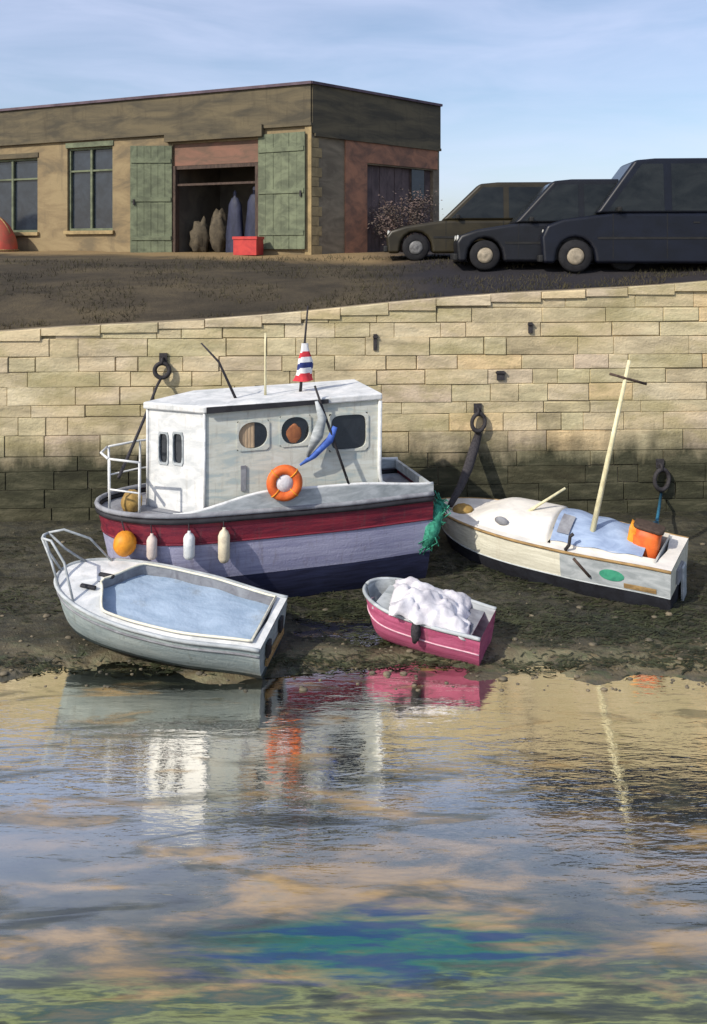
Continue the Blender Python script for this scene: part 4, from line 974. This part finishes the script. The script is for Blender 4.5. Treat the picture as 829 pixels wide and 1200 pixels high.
mb.build('flag_cloth', [M[m] for m in mats_], fl)
mb = MB(); a = fp[0]-fp[1]; mb.tube([(0.03, 0, 0), (.03, 0, hF)], .012, 6); mb.build('halyard', M['rope_dark'], fl)
# blue pennant
pc = [local(393, 500, -wy-.2), local(387, 515, -wy-.24), local(368, 534, -wy-.2), local(352, 545, -wy-.16)]
pc_w = [MID+A*p.x+NN*p.y+Vector((0, 0, p.z)) for p in pc]
base = pc_w[0]
def ribbon(pts, wid, mb, th=.012):
    vs = []; n = len(pts)
    for i, p in enumerate(pts):
        t = (pts[min(i+1, n-1)]-pts[max(i-1, 0)]).normalized(); s_ = t.cross(Vector((0, 1, 0))).normalized()*wid[i]; b_ = Vector((0, 1, 0))*th
        vs += [p-s_-b_, p+s_-b_, p+s_+b_, p-s_+b_]
    fs = [(0, 1, 2, 3), tuple((n-1)*4+k for k in range(4))]
    for i in range(n-1):
        for k in range(4): fs.append((i*4+k, i*4+(k+1) % 4, i*4+4+(k+1) % 4, i*4+4+k))
    mb.add([v-base for v in vs], fs, 0, True)
mb = MB(); ribbon(pc_w, [.05, .075, .06, .02], mb); o = mb.build('pennant', M['royal'], loc=base); tag(o, 'small blue pennant hanging at the wheelhouse side', 'pennant')
mb = MB(); pw = [MID+A*p.x+NN*p.y+Vector((0, 0, p.z)) for p in (local(371, 470, -wy-.2), local(378, 490, -wy-.22), local(372, 510, -wy-.22), local(360, 535, -wy-.18))]
base = pw[0]; ribbon(pw, [.03, .09, .12, .03], mb); o = mb.build('furled_cloth', M['greywhite'], loc=base); tag(o, 'grey furled cloth tied beside the blue pennant', 'cloth')
# lifebuoy
q = hullB.pt(.5, 1, -1); x_ = on_side(333, -1.3); p = BW(x_, -1.33, zl_at(x_, -1.33, 566))
lb = empty('lifebuoy', p, (R(86), 0, math.atan2(A.y, A.x)-R(8))); tag(lb, 'round orange lifebuoy hung on the fishing boat side', 'lifebuoy')
mb = MB(); mb.torus((0, 0, 0), .26, .1, n=36, m=12); mb.build('ring', M['orange'], lb)
mb = MB()
for k in range(4):
    a = math.pi/4+k*math.pi/2; c = (.26*math.cos(a), .26*math.sin(a), 0); mb.torus(c, .104, .014, axis=(-math.sin(a), math.cos(a), 0), n=18, m=6)
mb.build('band', M['amber'], lb)
mb = MB(); mb.lathe([(.165, -.05), (.18, .0), (.165, .05), (.01, .06)], 20); mb.build('canvas_centre', M['tarp'], lb)
# fenders on the hull
def hull_point(px, side=-1, u=.8, out=.0):
    best = None
    for t in [i/300 for i in range(1, 301)]:
        q = hullB.pt(t, u, side, out); wv = BW(*q); e = abs(CX+F*wv.x/wv.y-px)
        if best is None or e < best[0]: best = (e, wv, t)
    return best[1], best[2]
def fender(px, y0, y1, r, m, lab):
    wv, t = hull_point(px, u=.8, out=r+.03); top = HC-(y0-HY)/F*wv.y; bot = HC-(y1-HY)/F*wv.y; h = top-bot
    root = empty('fender', (wv.x, wv.y, bot)); tag(root, lab, 'fender', 'fenders hung along the fishing boat')
    mb = MB(); mb.lathe([(.02, 0), (r*.7, .05*h), (r, .16*h), (r, .8*h), (r*.7, .93*h), (.03, h), (.03, h+.03)], 16); mb.build('fender_body', m, root)
    qs = BW(*hullB.pt(t, 1, -1, 0))-Vector(root.location); mb = MB(); mb.tube([(0, 0, h), (qs.x*.6, qs.y*.6, lerp(h, qs.z, .6)), qs], .012, 6); mb.build('lanyard', M['rope_dark'], root)
M['fwhite'] = mat('cream_rubber', (.74, .66, .48), (.55, .48, .36), (6, 6, 6), .6, .1)
M['fpink'] = mat('pinkish_rubber', (.72, .6, .52), (.5, .42, .38), (6, 6, 6), .6, .1)
fender(178, 627, 656, .1, M['fpink'], 'pinkish fender next to the amber ball on the red bow')
fender(222, 624, 656, .11, M['white'], 'white fender, middle of the three on the hull')
fender(263, 620, 660, .115, M['fwhite'], 'longest cream fender, below the wheelhouse side on the hull')
wv, t = hull_point(146, u=.72, out=.24)
root = empty('ball_fender', (wv.x, wv.y, HC-(637-HY)/F*wv.y)); tag(root, 'amber orange ball fender hanging from the red bow', 'fender')
mb = MB(); blob(mb, (0, 0, 0), (.22, .22, .24), amp=.03); mb.build('ball', M['amber'], root)
qs = BW(*hullB.pt(t, 1, -1, 0))-Vector(root.location); mb = MB(); mb.tube([(0, 0, .22), (qs.x*.5, qs.y*.5, lerp(.22, qs.z, .5)), qs], .014, 6); mb.build('lanyard', M['rope_dark'], root)
a = local(158, 592, -.3); 
mb = MB(); blob(mb, (0, 0, 0), (.21, .2, .24), amp=.08, seed=4); o = mb.build('float', M['ochre'], loc=BW(-2.75, -.25, 2.2)); tag(o, 'ochre float lying on the fishing boat foredeck', 'float')

# ---- grey dinghy in front
bowp, sternp = Vector((-5.42, 15.05, 0)), Vector((-1.40, 14.15, 0))
dv = (sternp-bowp); DL = dv.length; mid = (bowp+sternp)/2
din = empty('rowing_dinghy', (mid.x, mid.y, GZ+.06), (R(10), R(5), math.atan2(dv.y, dv.x)))
tag(din, 'grey-green dinghy with blue-grey cockpit and bow hoops, nearest the left', 'dinghy')
def dhb(t): return .9*(math.sqrt(max(0, 1-(1-min(t, .5)/.5)**2))**.95)*(1-.2*sstep(.6, 1, t))+.012
hullD = Hull(DL, dhb, lambda t: .82+.2*(1-t)**2.2, lambda t: -.1+.2*max(0, 1-t/.18)**2, p=.36, rake=.2)
hullD.shell([(.36, 0), (2, 1)]).build('hull', [M['hullgreen'], M['hullgrey']], din)
def dinner(t): return max(0, (dhb(t)-.11)*sstep(.18, .32, t)) if t < .965 else 0
ts = hullD.ts(60)
hullD.deck(0, 1, 1, inner=dinner, dz=.005, shrink=0).build('side_deck', M['white'], din)
hullD.rail(1, .035, .015, dz=.0).build('gunwale', M['greywhite'], din)
hullD.rail(.86, .02, .008).build('rubbing_strake', M['deckgrey'], din)
# coaming + cockpit cover
mb = MB(); cts = [t for t in ts if .2 <= t <= .96]
loop = [Vector((hullD.pt(t, 1, -1).x, -dinner(t), hullD.sheer(t))) for t in cts]+[Vector((hullD.pt(t, 1, 1).x, dinner(t), hullD.sheer(t))) for t in cts[::-1]]
vs = []
for p in loop: vs += [p+Vector((0, 0, .06)), p+Vector((0, 0, -.32))]
n = len(loop); mb.add(vs, [(2*i, 2*((i+1) % n), 2*((i+1) % n)+1, 2*i+1) for i in range(n)], 0, True); mb.build('coaming', M['deckgrey'], din)
mb = MB(); mb.tube([p+Vector((0, 0, .06)) for p in loop]+[loop[0]+Vector((0, 0, .06))], .022, 6); mb.build('coaming_cap', M['cream'], din)
mb = MB(); vs = []
K = 6
for t in cts:
    x = hullD.pt(t, 1, 1).x; wdt = dinner(t)-.005
    for k in range(K+1):
        s_ = -1+2*k/K; vs.append((x, s_*wdt, hullD.sheer(t)-.15+.035*(1-s_*s_)+.012*math.sin(x*7+s_*3)))
mb.add(vs, [(i*(K+1)+k, (i+1)*(K+1)+k, (i+1)*(K+1)+k+1, i*(K+1)+k+1) for i in range(len(cts)-1) for k in range(K)], 0, True); mb.build('cockpit_cover', M['bluecover'], din)
# transom furniture
tx = hullD.pt(1, .7, 1).x+.02
for yy, w_ in ((-.36, .17), (.3, .15)):
    mb = MB(); mb.box((tx+.02, yy, .6), (.05, w_, .26)); mb.build('transom_port', M['black'], din, bevel=.01)
mb = MB(); mb.box((tx+.01, -.0, .37), (.05, .9, .12)); mb.build('transom_plank', M['wood'], din, bevel=.01)
for t, y_ in ((.17, -.3), (.2, .22)):
    mb = MB(); c = hullD.pt(t, 1, 1); mb.box((c.x, y_*.8, c.z+.04), (.3, .07, .06)); mb.build('cleat', M['black'], din, bevel=.015)
# bow hoops
mb = MB(); b0 = hullD.pt(0, 1, 1); b0.y = 0
tip = b0+Vector((-.3, 0, .66))
for side in (-1, 1):
    e1 = hullD.pt(.16, 1, side, -.03); e2 = hullD.pt(.06, 1, side, -.02)
    mb.tube([tip+Vector((0, side*.1, 0)), tip+Vector((.25, side*.2, .05)), e1.lerp(tip, .45)+Vector((.12, side*.06, .22)), e1], .022, 8)
    mb.tube([tip+Vector((0, side*.1, 0)), e2.lerp(tip, .5)+Vector((-.02, 0, 0)), e2], .022, 8)
mb.tube([tip+Vector((0, -.1, 0)), tip+Vector((-.04, 0, 0)), tip+Vector((0, .1, 0))], .022, 8)
mb.tube([tip+Vector((-.03, 0, 0)), b0.lerp(tip, .5)+Vector((-.08, 0, 0)), b0+Vector((.02, 0, 0))], .022, 8)
mb.build('bow_rail', M['greywhite'], din)

# ---- pink tender
b1, s1 = Vector((.20, 15.35, 0)), Vector((2.36, 14.4, 0)); dv = s1-b1; PL = dv.length; mid = (b1+s1)/2
pk = empty('pink_tender', (mid.x, mid.y, GZ-.02), (R(4), R(5.0), math.atan2(dv.y, dv.x)))
tag(pk, 'small magenta pink tender lying on the mud between larger boats', 'dinghy')
def phb(t): return .6*(math.sqrt(max(0, 1-(1-min(t, .4)/.4)**2)))*(1-.12*sstep(.6, 1, t))+.012
hullP = Hull(PL, phb, lambda t: .64+.1*(1-t)**2, lambda t: -.1+.18*max(0, 1-t/.25)**2, p=.28, rake=.22)
hullP.shell([(2, 0)]).build('hull', [M['pink']], pk)
hullP.rail(1, .035, .012).build('gunwale', M['greywhite'], pk)
hullP.rail(.58, .014, .006).build('rubbing_strake', mat('pale_pink_line', (.75, .5, .56), (.6, .35, .42), (5, 5, 5), .6, .1), pk)
mb = MB(); ts = hullP.ts(40); vs = []
for t in ts:
    for u in (.3, .45, .7, 1): 
        for side in (-1, 1): vs.append(hullP.pt(t, u, side, -.035 if hullP.hb(t) > .05 else 0))
fs = []
for i in range(len(ts)-1):
    for k in range(3):
        for sd in (0, 1): fs.append((i*8+2*k+sd, (i+1)*8+2*k+sd, (i+1)*8+2*k+2+sd, i*8+2*k+2+sd))
    fs.append((i*8, i*8+8, i*8+9, i*8+1))
mb.add(vs, fs, 0, True); mb.build('inner_lining', M['greywhite'], pk)
for t, w_ in ((.2, .3), (.86, .26)):
    c = hullP.pt(t, 1, 1); mb = MB(); mb.box((c.x, 0, c.z-.1), (w_, 2*hullP.hb(t)*.93-.05, .035)); mb.build('thwart', M['greywhite'] if t < .5 else M['deckgrey'], pk)
# crumpled white tarpaulin lying over it
wm = W(pk); c = wm @ Vector((.12, -.06, .68))
mb = MB(); n, m_ = 34, 26; vs = []
for i in range(n+1):
    for j in range(m_+1):
        u, v = i/n, j/m_; x = (u-.5)*1.45; y = (v-.5)*1.25
        e = max(abs(u-.5), abs(v-.5))*2
        z = .24*(1-e**2.5)+.16*mnoise.noise(Vector((x*3.2, y*3.2, 1)))+.07*mnoise.noise(Vector((x*8, y*8, 4)))-.1*max(0, e-.75)
        vs.append((x+.08*nz(x*4, y*4, 5), y+.08*nz(x*4, y*4, 9), z))
mb.add(vs, [(i*(m_+1)+j, (i+1)*(m_+1)+j, (i+1)*(m_+1)+j+1, i*(m_+1)+j+1) for i in range(n) for j in range(m_)], 0, True)
o = mb.build('tarpaulin', M['tarp'], loc=c); o.rotation_euler = (R(4), R(14), math.atan2(dv.y, dv.x)+R(15)); tag(o, 'crumpled white tarpaulin heaped over the pink tender', 'tarpaulin')
so2 = o.modifiers.new('thick', 'SOLIDIFY'); so2.thickness = .012
mb = MB(); q = wm @ (hullP.pt(.52, 1, -1, .05)); pts = [(0, 0, .06), (.01, -.03, -.05), (0.0, -.02, -.2), (-.02, .02, -.34)]
mb.tube([Vector(p_) for p_ in pts], [.05, .075, .07, .04], 8); blob(mb, (0, -.03, -.14), (.085, .06, .16), amp=.2, seed=6); o = mb.build('hanging_rope_coil', M['rope_dark'], loc=q); tag(o, 'dark coil of rope hanging over the pink tender side', 'rope')

# ---- white sailing boat on the right
th = R(33); U = Vector((math.cos(th), -math.sin(th), 0)); VV = Vector((math.sin(th), math.cos(th), 0))
NQ = Vector((6.27, 15.95, 0)); SL = 5.62; tcn = NQ+VV*.8; bowS = tcn-U*SL; midS = tcn-U*SL/2
sb = empty('sailing_boat', (midS.x, midS.y, GZ-.1), (R(5), R(.9), math.atan2(U.y, U.x)))
tag(sb, 'cream sailing boat with blue cover and leaning pale mast', 'boat')
def shb(t): return 1.0*(math.sqrt(max(0, 1-(1-min(t, .5)/.5)**2)))**1.25*(1-.16*sstep(.6, 1, t))+.012
hullS = Hull(SL, shb, lambda t: 1.06+.04*(1-t)**2, lambda t: -.3+.3*max(0, 1-t/.3)**2, p=.25, rake=.5, rows=(0, .05, .12, .22, .32, .42, .5, .57, .66, .76, .88, 1))
hullS.shell([(.57, 0), (2, 1)]).build('hull', [M['black2'], M['cream']], sb)
hullS.rail(.99, .03, .012).build('gunwale', M['wood'], sb)
hullS.rail(.57, .014, .005).build('boot_top', M['greywhite'], sb)
sin = lambda t: (shb(t)-.2)*sstep(.3, .42, t) if t < .95 else 0
hullS.deck(0, 1, 1, inner=sin, dz=.004, shrink=.02).build('side_deck', M['paleblue'], sb)
cts = [t for t in hullS.ts(60) if .56 <= t <= .95]
mb = MB(); loop = [Vector((hullS.pt(t, 1, -1).x, -sin(t), hullS.sheer(t))) for t in cts]+[Vector((hullS.pt(t, 1, 1).x, sin(t), hullS.sheer(t))) for t in cts[::-1]]
vs = []
for p in loop: vs += [p+Vector((0, 0, .1)), p+Vector((0, 0, -.4))]
n = len(loop); mb.add(vs, [(2*i, 2*((i+1) % n), 2*((i+1) % n)+1, 2*i+1) for i in range(n)], 0, True); mb.build('coaming', M['paleblue'], sb)
# cuddy
mb = MB(); vs = []; K = 10; cu = [t for t in hullS.ts(60) if .2 <= t <= .56]
for i, t in enumerate(cu):
    x = hullS.pt(t, 1, 1).x; wdt = max(.12, shb(t)-.2); hh = .36*sstep(.16, .36, t)+.02
    for k in range(K+1):
        s_ = -1+2*k/K; vs.append((x, s_*wdt, hullS.sheer(t)+hh*(1-abs(s_)**4)))
fs = [(i*(K+1)+k, (i+1)*(K+1)+k, (i+1)*(K+1)+k+1, i*(K+1)+k+1) for i in range(len(cu)-1) for k in range(K)]
fs.append(tuple((len(cu)-1)*(K+1)+k for k in range(K+1))); mb.add(vs, fs, 0, True); cud = mb.build('cuddy', M['paleblue'], sb)
for sgn in (-1,):
    t = .36; mb = MB(); x = hullS.pt(t, 1, 1).x; blob(mb, (x, sgn*(shb(t)-.26), hullS.sheer(t)+.22), (.16, .06, .09), amp=.02); mb.build('cabin_window', M['deckgrey'], cud)
# blue cover over the cockpit
mb = MB(); vs = []
cv = [t for t in hullS.ts(60) if .555 <= t <= .9]
for i, t in enumerate(cv):
    x = hullS.pt(t, 1, 1).x; wdt = sin(t)+.02; rise = lerp(.36, .14, (t-.555)/.345)
    for k in range(K+1):
        s_ = -1+2*k/K; vs.append((x, s_*wdt, hullS.sheer(t)+.1+rise*(1-abs(s_)**1.7)+.02*math.sin(x*9+s_*4)))
mb.add(vs, [(i*(K+1)+k, (i+1)*(K+1)+k, (i+1)*(K+1)+k+1, i*(K+1)+k+1) for i in range(len(cv)-1) for k in range(K)], 0, True)
cvo = mb.build('canvas_cover', M['blue'], sb)
mb = MB(); t = .6; x = hullS.pt(t, 1, 1).x; vs = []
for xx in (x-.1, x+.16):
    for k in range(3, 7): 
        s_ = -1+2*(k-2)/K; t_ = (xx+SL/2)/SL; vs.append((xx, s_*(sin(t_)+.03)-.02, hullS.sheer(t_)+.1+lerp(.36, .14, (t_-.555)/.345)*(1-abs(s_)**1.7)+.035))
mb.add(vs, [(k, k+1, k+5, k+4) for k in range(3)]); mb.build('cover_patch', M['deckgrey'], cvo)
mb = MB(); c0 = hullS.pt(1, .7, 1)
mb.box((c0.x+.03, -.1, .72), (.05, .5, .3)); mb.build('transom_board', M['deckgrey'], sb, bevel=.01)
mb = MB(); mb.box((c0.x+.06, .12, .38), (.06, .3, .85)); mb.build('rudder', M['greywhite'], sb, bevel=.015)
# marks and painted-on shade, near hull side
def hpS(px, u, out):
    best = None; wm_ = W(sb)
    for t in [i/400 for i in range(1, 401)]:
        q = hullS.pt(t, u, -1, out); wv = wm_ @ q; e = abs(CX+F*wv.x/wv.y-px)
        if best is None or e < best[0]: best = (e, q, t)
    return best[1], best[2]
def patch(px0, px1, u0, u1, m, nm, oval=False, out=.006):
    q0, t0 = hpS(px0, (u0+u1)/2, 0); q1, t1 = hpS(px1, (u0+u1)/2, 0); mb = MB(); vs = []; K = 20
    if oval:
        vs = [hullS.pt((t0+t1)/2, (u0+u1)/2, -1, out+.004)]
        for k in range(K): a = 2*math.pi*k/K; vs.append(hullS.pt((t0+t1)/2+(t1-t0)/2*math.cos(a), (u0+u1)/2+(u1-u0)/2*math.sin(a), -1, out))
        mb.add(vs, [(0, 1+k, 1+(k+1) % K) for k in range(K)], 0, True)
    else:
        for k in range(9):
            t = lerp(t0, t1, k/8)
            for j in range(4): vs.append(hullS.pt(t, lerp(u0, u1, j/3), -1, out+.002*j*(3-j)))
        mb.add(vs, [(k*4+j, k*4+4+j, k*4+5+j, k*4+1+j) for k in range(8) for j in range(3)], 0, True)
    return mb.build(nm, m, sb)
patch(657, 790, .585, .955, M['greywhite'], 'grey_shade_patch')  # paints the shade of the after hull side in grey
patch(703, 732, .68, .86, M['emerald'], 'green_emblem', True, .02)
patch(732, 770, .6, .68, M['wood'], 'bare_wood_patch', False, .014)
mb = MB(); q0, _ = hpS(672, .93, .03); q1, _ = hpS(692, .68, .03); mb.tube([q0, q1], .03, 6); mb.build('rubbing_chafe_bar', M['darkwood'], sb)
mb = MB(); q0, _ = hpS(663, 1.02, -.02); mb.tube([q0, q0+Vector((.08, 0, .12)), q0+Vector((.1, .02, .3)), q0+Vector((.16, .05, .36))], .035, 8); mb.build('cleat_post', M['iron'], sb)
# mast (leaning) in boat-local coordinates
inv = W(sb).inverted()
def Dof(px, py, d): return inv @ P(px, py, d)
a_, b_ = Dof(690, 645, 17.1), Dof(738, 422, 17.1)
mb = MB(); mb.tube([a_, a_.lerp(b_, .5), b_], [.06, .052, .036], 10); ms = mb.build('mast', M['spar'], sb)
mb = MB(); mb.tube([Dof(715, 438, 17.08), Dof(758, 450, 17.08)], .028, 8); mb.build('crosstree', M['darkwood'], ms)
a_, b_ = Dof(598, 613, 18.0), Dof(663, 572, 18.0)
mb = MB(); mb.tube([a_, b_], [.04, .028], 8); mb.build('boom', M['spar'], sb)
# ochre buoy on its bow
o = blob(MB(), (0, 0, 0), (.25, .2, .15), amp=.08, seed=8).build('float', M['ochre'], loc=P(543, 598, 19.0)); tag(o, 'ochre float on the bow of the cream sailing boat', 'float')
# orange bag
p = P(757, 640, 16.75)
mb = MB(); vs = []
ob = empty('orange_bag', p, (R(0), R(10), R(-28))); tag(ob, 'bulky orange and yellow bag on the sailing boat stern', 'bag')
def rbox(dims, amp, seed):
    m_ = MB(); n = 18; mm = 14; vs = []; fs = []
    for i in range(mm+1):
        th_ = math.pi*i/mm
        for k in range(n):
            ph = 2*math.pi*k/n; d = Vector((math.sin(th_)*math.cos(ph), math.sin(th_)*math.sin(ph), math.cos(th_)))
            e = .42; q = Vector([math.copysign(abs(c)**e, c)*s_ for c, s_ in zip(d, dims)]); q *= 1+amp*mnoise.noise(d*3+Vector((seed, 0, 0))); vs.append(q)
    for i in range(mm):
        for k in range(n): fs.append((i*n+k, (i+1)*n+k, (i+1)*n+(k+1) % n, i*n+(k+1) % n))
    m_.add(vs, fs, 0, True); return m_
rbox((.27, .25, .42), .18, 1).build('bag_body', M['orange'], ob)
m_ = rbox((.1, .22, .36), .15, 4); m_.v = [(x-.27, y, z+.06) for x, y, z in m_.v]; m_.build('side_pocket', M['amber'], ob)
m_ = rbox((.3, .26, .045), .1, 6); m_.v = [(x, y, z+.42) for x, y, z in m_.v]; m_.build('top_flap', M['darkwood'], ob)
# green net between the boats
p = P(505, 628, 17.35)
mb = MB(); n = 26
net = [P(x, y, d) for x, y, d in ((517, 588, 17.6), (512, 602, 17.5), (505, 620, 17.35), (499, 640, 17.3))]
vs = []
base = net[2]
mb.tube([q-base for q in net], [.1, .15, .2, .1], 10)
for i in range(40):
    t = random.random(); k = min(2, int(t*3)); q = net[k].lerp(net[k+1], t*3-k)-base
    pts = [q+Vector((random.gauss(0, .12), random.gauss(0, .08), random.gauss(0, .12))) for _ in range(4)]; mb.tube(pts, .014, 5)
o = mb.build('fishing_net', M['greennet'], loc=base); tag(o, 'bright green net hanging at the fishing boat stern', 'net')

# ------------------------------------------------------------------ mooring rings and ropes
def cat_rope(a, b, sag, n=16):
    return [a.lerp(b, i/n)-Vector((0, 0, sag*4*(i/n)*(1-i/n))) for i in range(n+1)]
def ring(px, py, Rr, r, label, sx=1.0, stub=True):
    x = (px-CX)/F*20.9; y = wall_y(x); x = (px-CX)/F*(y-.2); p = P(px, py, y-.2)
    root = empty('mooring_ring', p); tag(root, label, 'mooring ring', 'mooring rings on the quay wall')
    mb = MB(); mb.torus((0, 0, 0), Rr, r, axis=(.25, -1, .1), n=28, m=10, sx=sx); mb.build('ring', M['iron'], root)
    mb = MB(); mb.tube([(0, .2, Rr+.12), (0, .0, Rr+.1), (0, -.02, Rr-.02)], .035, 8); mb.box((0, .14, Rr+.12), (.2, .05, .24)); mb.build('wall_bracket', M['iron'], root)
    return p
def rope(pts, r, m, name, label, cat='rope', group=None):
    base = pts[0]; mb = MB(); mb.tube([p-base for p in pts], r, 8); o = mb.build(name, m, loc=base); return tag(o, label, cat, group)
r1 = ring(190, 434, .18, .055, 'iron ring on the wall left of the wheelhouse')
rope([r1+Vector((-.02, -.05, -.2))]+[q for q in cat_rope(r1+Vector((-.06, -.3, -.35)), BW(*(hullB.pt(.06, 1, -1, -.06)+Vector((0, 0, .7)))), .05)], .035, M['rope_dark'], 'mooring_rope', 'dark rope from the left wall ring to the bow rail')
r2 = ring(561, 495, .22, .06, 'iron ring on the wall above the cream sailing boat bow', .8)
e2 = P(528, 592, 19.0)
pts = [P(561, 508, 21.0), P(556, 525, 20.7), P(549, 548, 20.2), P(540, 570, 19.6), e2]
rope(pts, [.1, .13, .13, .1, .07], M['rope_dark'], 'mooring_warp', 'thick dark warp from the wall to the sailing boat bow')
r3 = ring(776, 562, .26, .06, 'iron ring low on the wall above the orange bag', .8)
j = P(770, 612, 18.4)
rope([P(775, 578, 21.1), P(773, 594, 19.8), j], .035, M['rope_blue'], 'blue_rope', 'blue rope hanging from the wall ring on the right')
W3 = W(sb)
rope([j, P(765, 614, 18.0), P(745, 625, 17.2)], .04, M['rope_blue'], 'blue_rope', 'short blue rope end tied above the orange bag')
rope([j, P(777, 630, 17.8), P(784, 652, 17.2)], .04, M['rope_blue'], 'blue_rope', 'blue rope tail dropping behind the boat stern')

# iron staples / weep holes in the wall
def drain(px, py, w_, h_, lab):
    x = (px-CX)/F*20.9; y = wall_y(x); p = P(px, py, y-.07); mb = MB(); mb.box((0, .02, 0), (w_, .1, h_)); mb.box((0, .0, h_*.32), (w_*1.25, .12, .05)); o = mb.build('iron_staple', M['iron'], loc=p, bevel=.01); tag(o, lab, 'staple', 'iron staples in the quay wall')
drain(440, 401, .1, .42, 'dark iron staple high on the wall above the wheelhouse roof')
drain(622, 384, .11, .28, 'short iron staple near the top of the wall')
drain(587, 440, .2, .24, 'wide iron staple in the wall above the thick warp')

# ------------------------------------------------------------------ mud, weed, stones
M['weed'] = mat('olive_weed', (.055, .062, .03), (.02, .024, .014), (3, 3, 3), .5, .3, 20, c3=(.035, .04, .02))
def weed(name, m, label, spots, cnt, lenr, z_of, lift=.02, wmax=.02):
    mb = MB(); vs = []; fs = []
    for (cx, cy, sx_2, sy_2) in spots:
        for i in range(cnt):
            x = random.gauss(cx, sx_2); y = random.gauss(cy, sy_2); z = z_of(x, y)+lift+random.random()*.02; a = random.gauss(0, .75)+(math.pi if random.random() < .5 else 0)
            L = random.uniform(*lenr); wv = min(wmax, L*.11); curl = random.uniform(-.25, .25)*L
            dx, dy = math.cos(a), math.sin(a)*.6; nx_, ny_ = -dy, dx; o = len(vs)
            for k in range(4):
                t = k/3; w_ = wv*(1-t*.8); ox = curl*math.sin(t*5+a*3)
                zz = max(z_of(x+dx*L*t, y+dy*L*t), z-.05)+lift*(1-t*.3)+lift*.6*math.sin(t*3.1)
                vs += [(x+dx*L*t+nx_*w_+nx_*ox, y+dy*L*t+ny_*w_+ny_*ox, zz), (x+dx*L*t-nx_*w_+nx_*ox, y+dy*L*t-ny_*w_+ny_*ox, zz+.004)]
            for k in range(3): fs.append((o+2*k, o+2*k+1, o+2*k+3, o+2*k+2))
    mb.add(vs, fs, 0, True); return tag(mb.build(name, m), label, 'seaweed', kind='stuff')
gz = lambda x, y: max(mud_z(x, y), WL)
weed('seaweed', M['weed'], 'dark olive seaweed along the wall foot, with clumps added by the hulls as shade', [(random.uniform(-9, 9), random.uniform(15, 20.3), .8, .4) for _ in range(34)]+[(x, 13.9+.3*random.random(), .6, .12) for x in (-5.5, -3, -1, 0, 1.5, 3.5, 5, 6.5)]+[(5.2, 14.9, .7, .25), (6.0, 14.4, .5, .25)]+[(random.uniform(-.6, 3.2), random.uniform(14.9, 16.3), .5, .2) for _ in range(10)]+[(random.uniform(3, 7.5), random.uniform(14.9, 15.9), .6, .2) for _ in range(12)], 170, (.07, .22), gz)  # clumps round the hulls are added to darken the mud like shade
M['pebbles'] = mat('shore_stones', (.2, .165, .11), (.07, .065, .05), (2, 2, 2), .75, .3, 14)
mb = MB()
for i in range(700):
    r_ = random.random()
    if r_ < .5: x, y = random.uniform(-8, 8), random.uniform(13.3, 15)
    elif r_ < .75: x, y = random.uniform(-9, 9), random.uniform(15, 20)
    else: x, y = random.uniform(-9, 9), random.uniform(13.6, 16)
    s_ = random.uniform(.008, .03) if random.random() < .93 else random.uniform(.03, .06); blob(mb, (x, y, gz(x, y)+s_*.15), (s_*1.4, s_, s_*.6), amp=.25, seed=i*.37, n=7, m=5)
tag(mb.build('shore_pebbles', M['pebbles']), 'scattered small stones lying on the harbour mud', 'stones', kind='stuff')
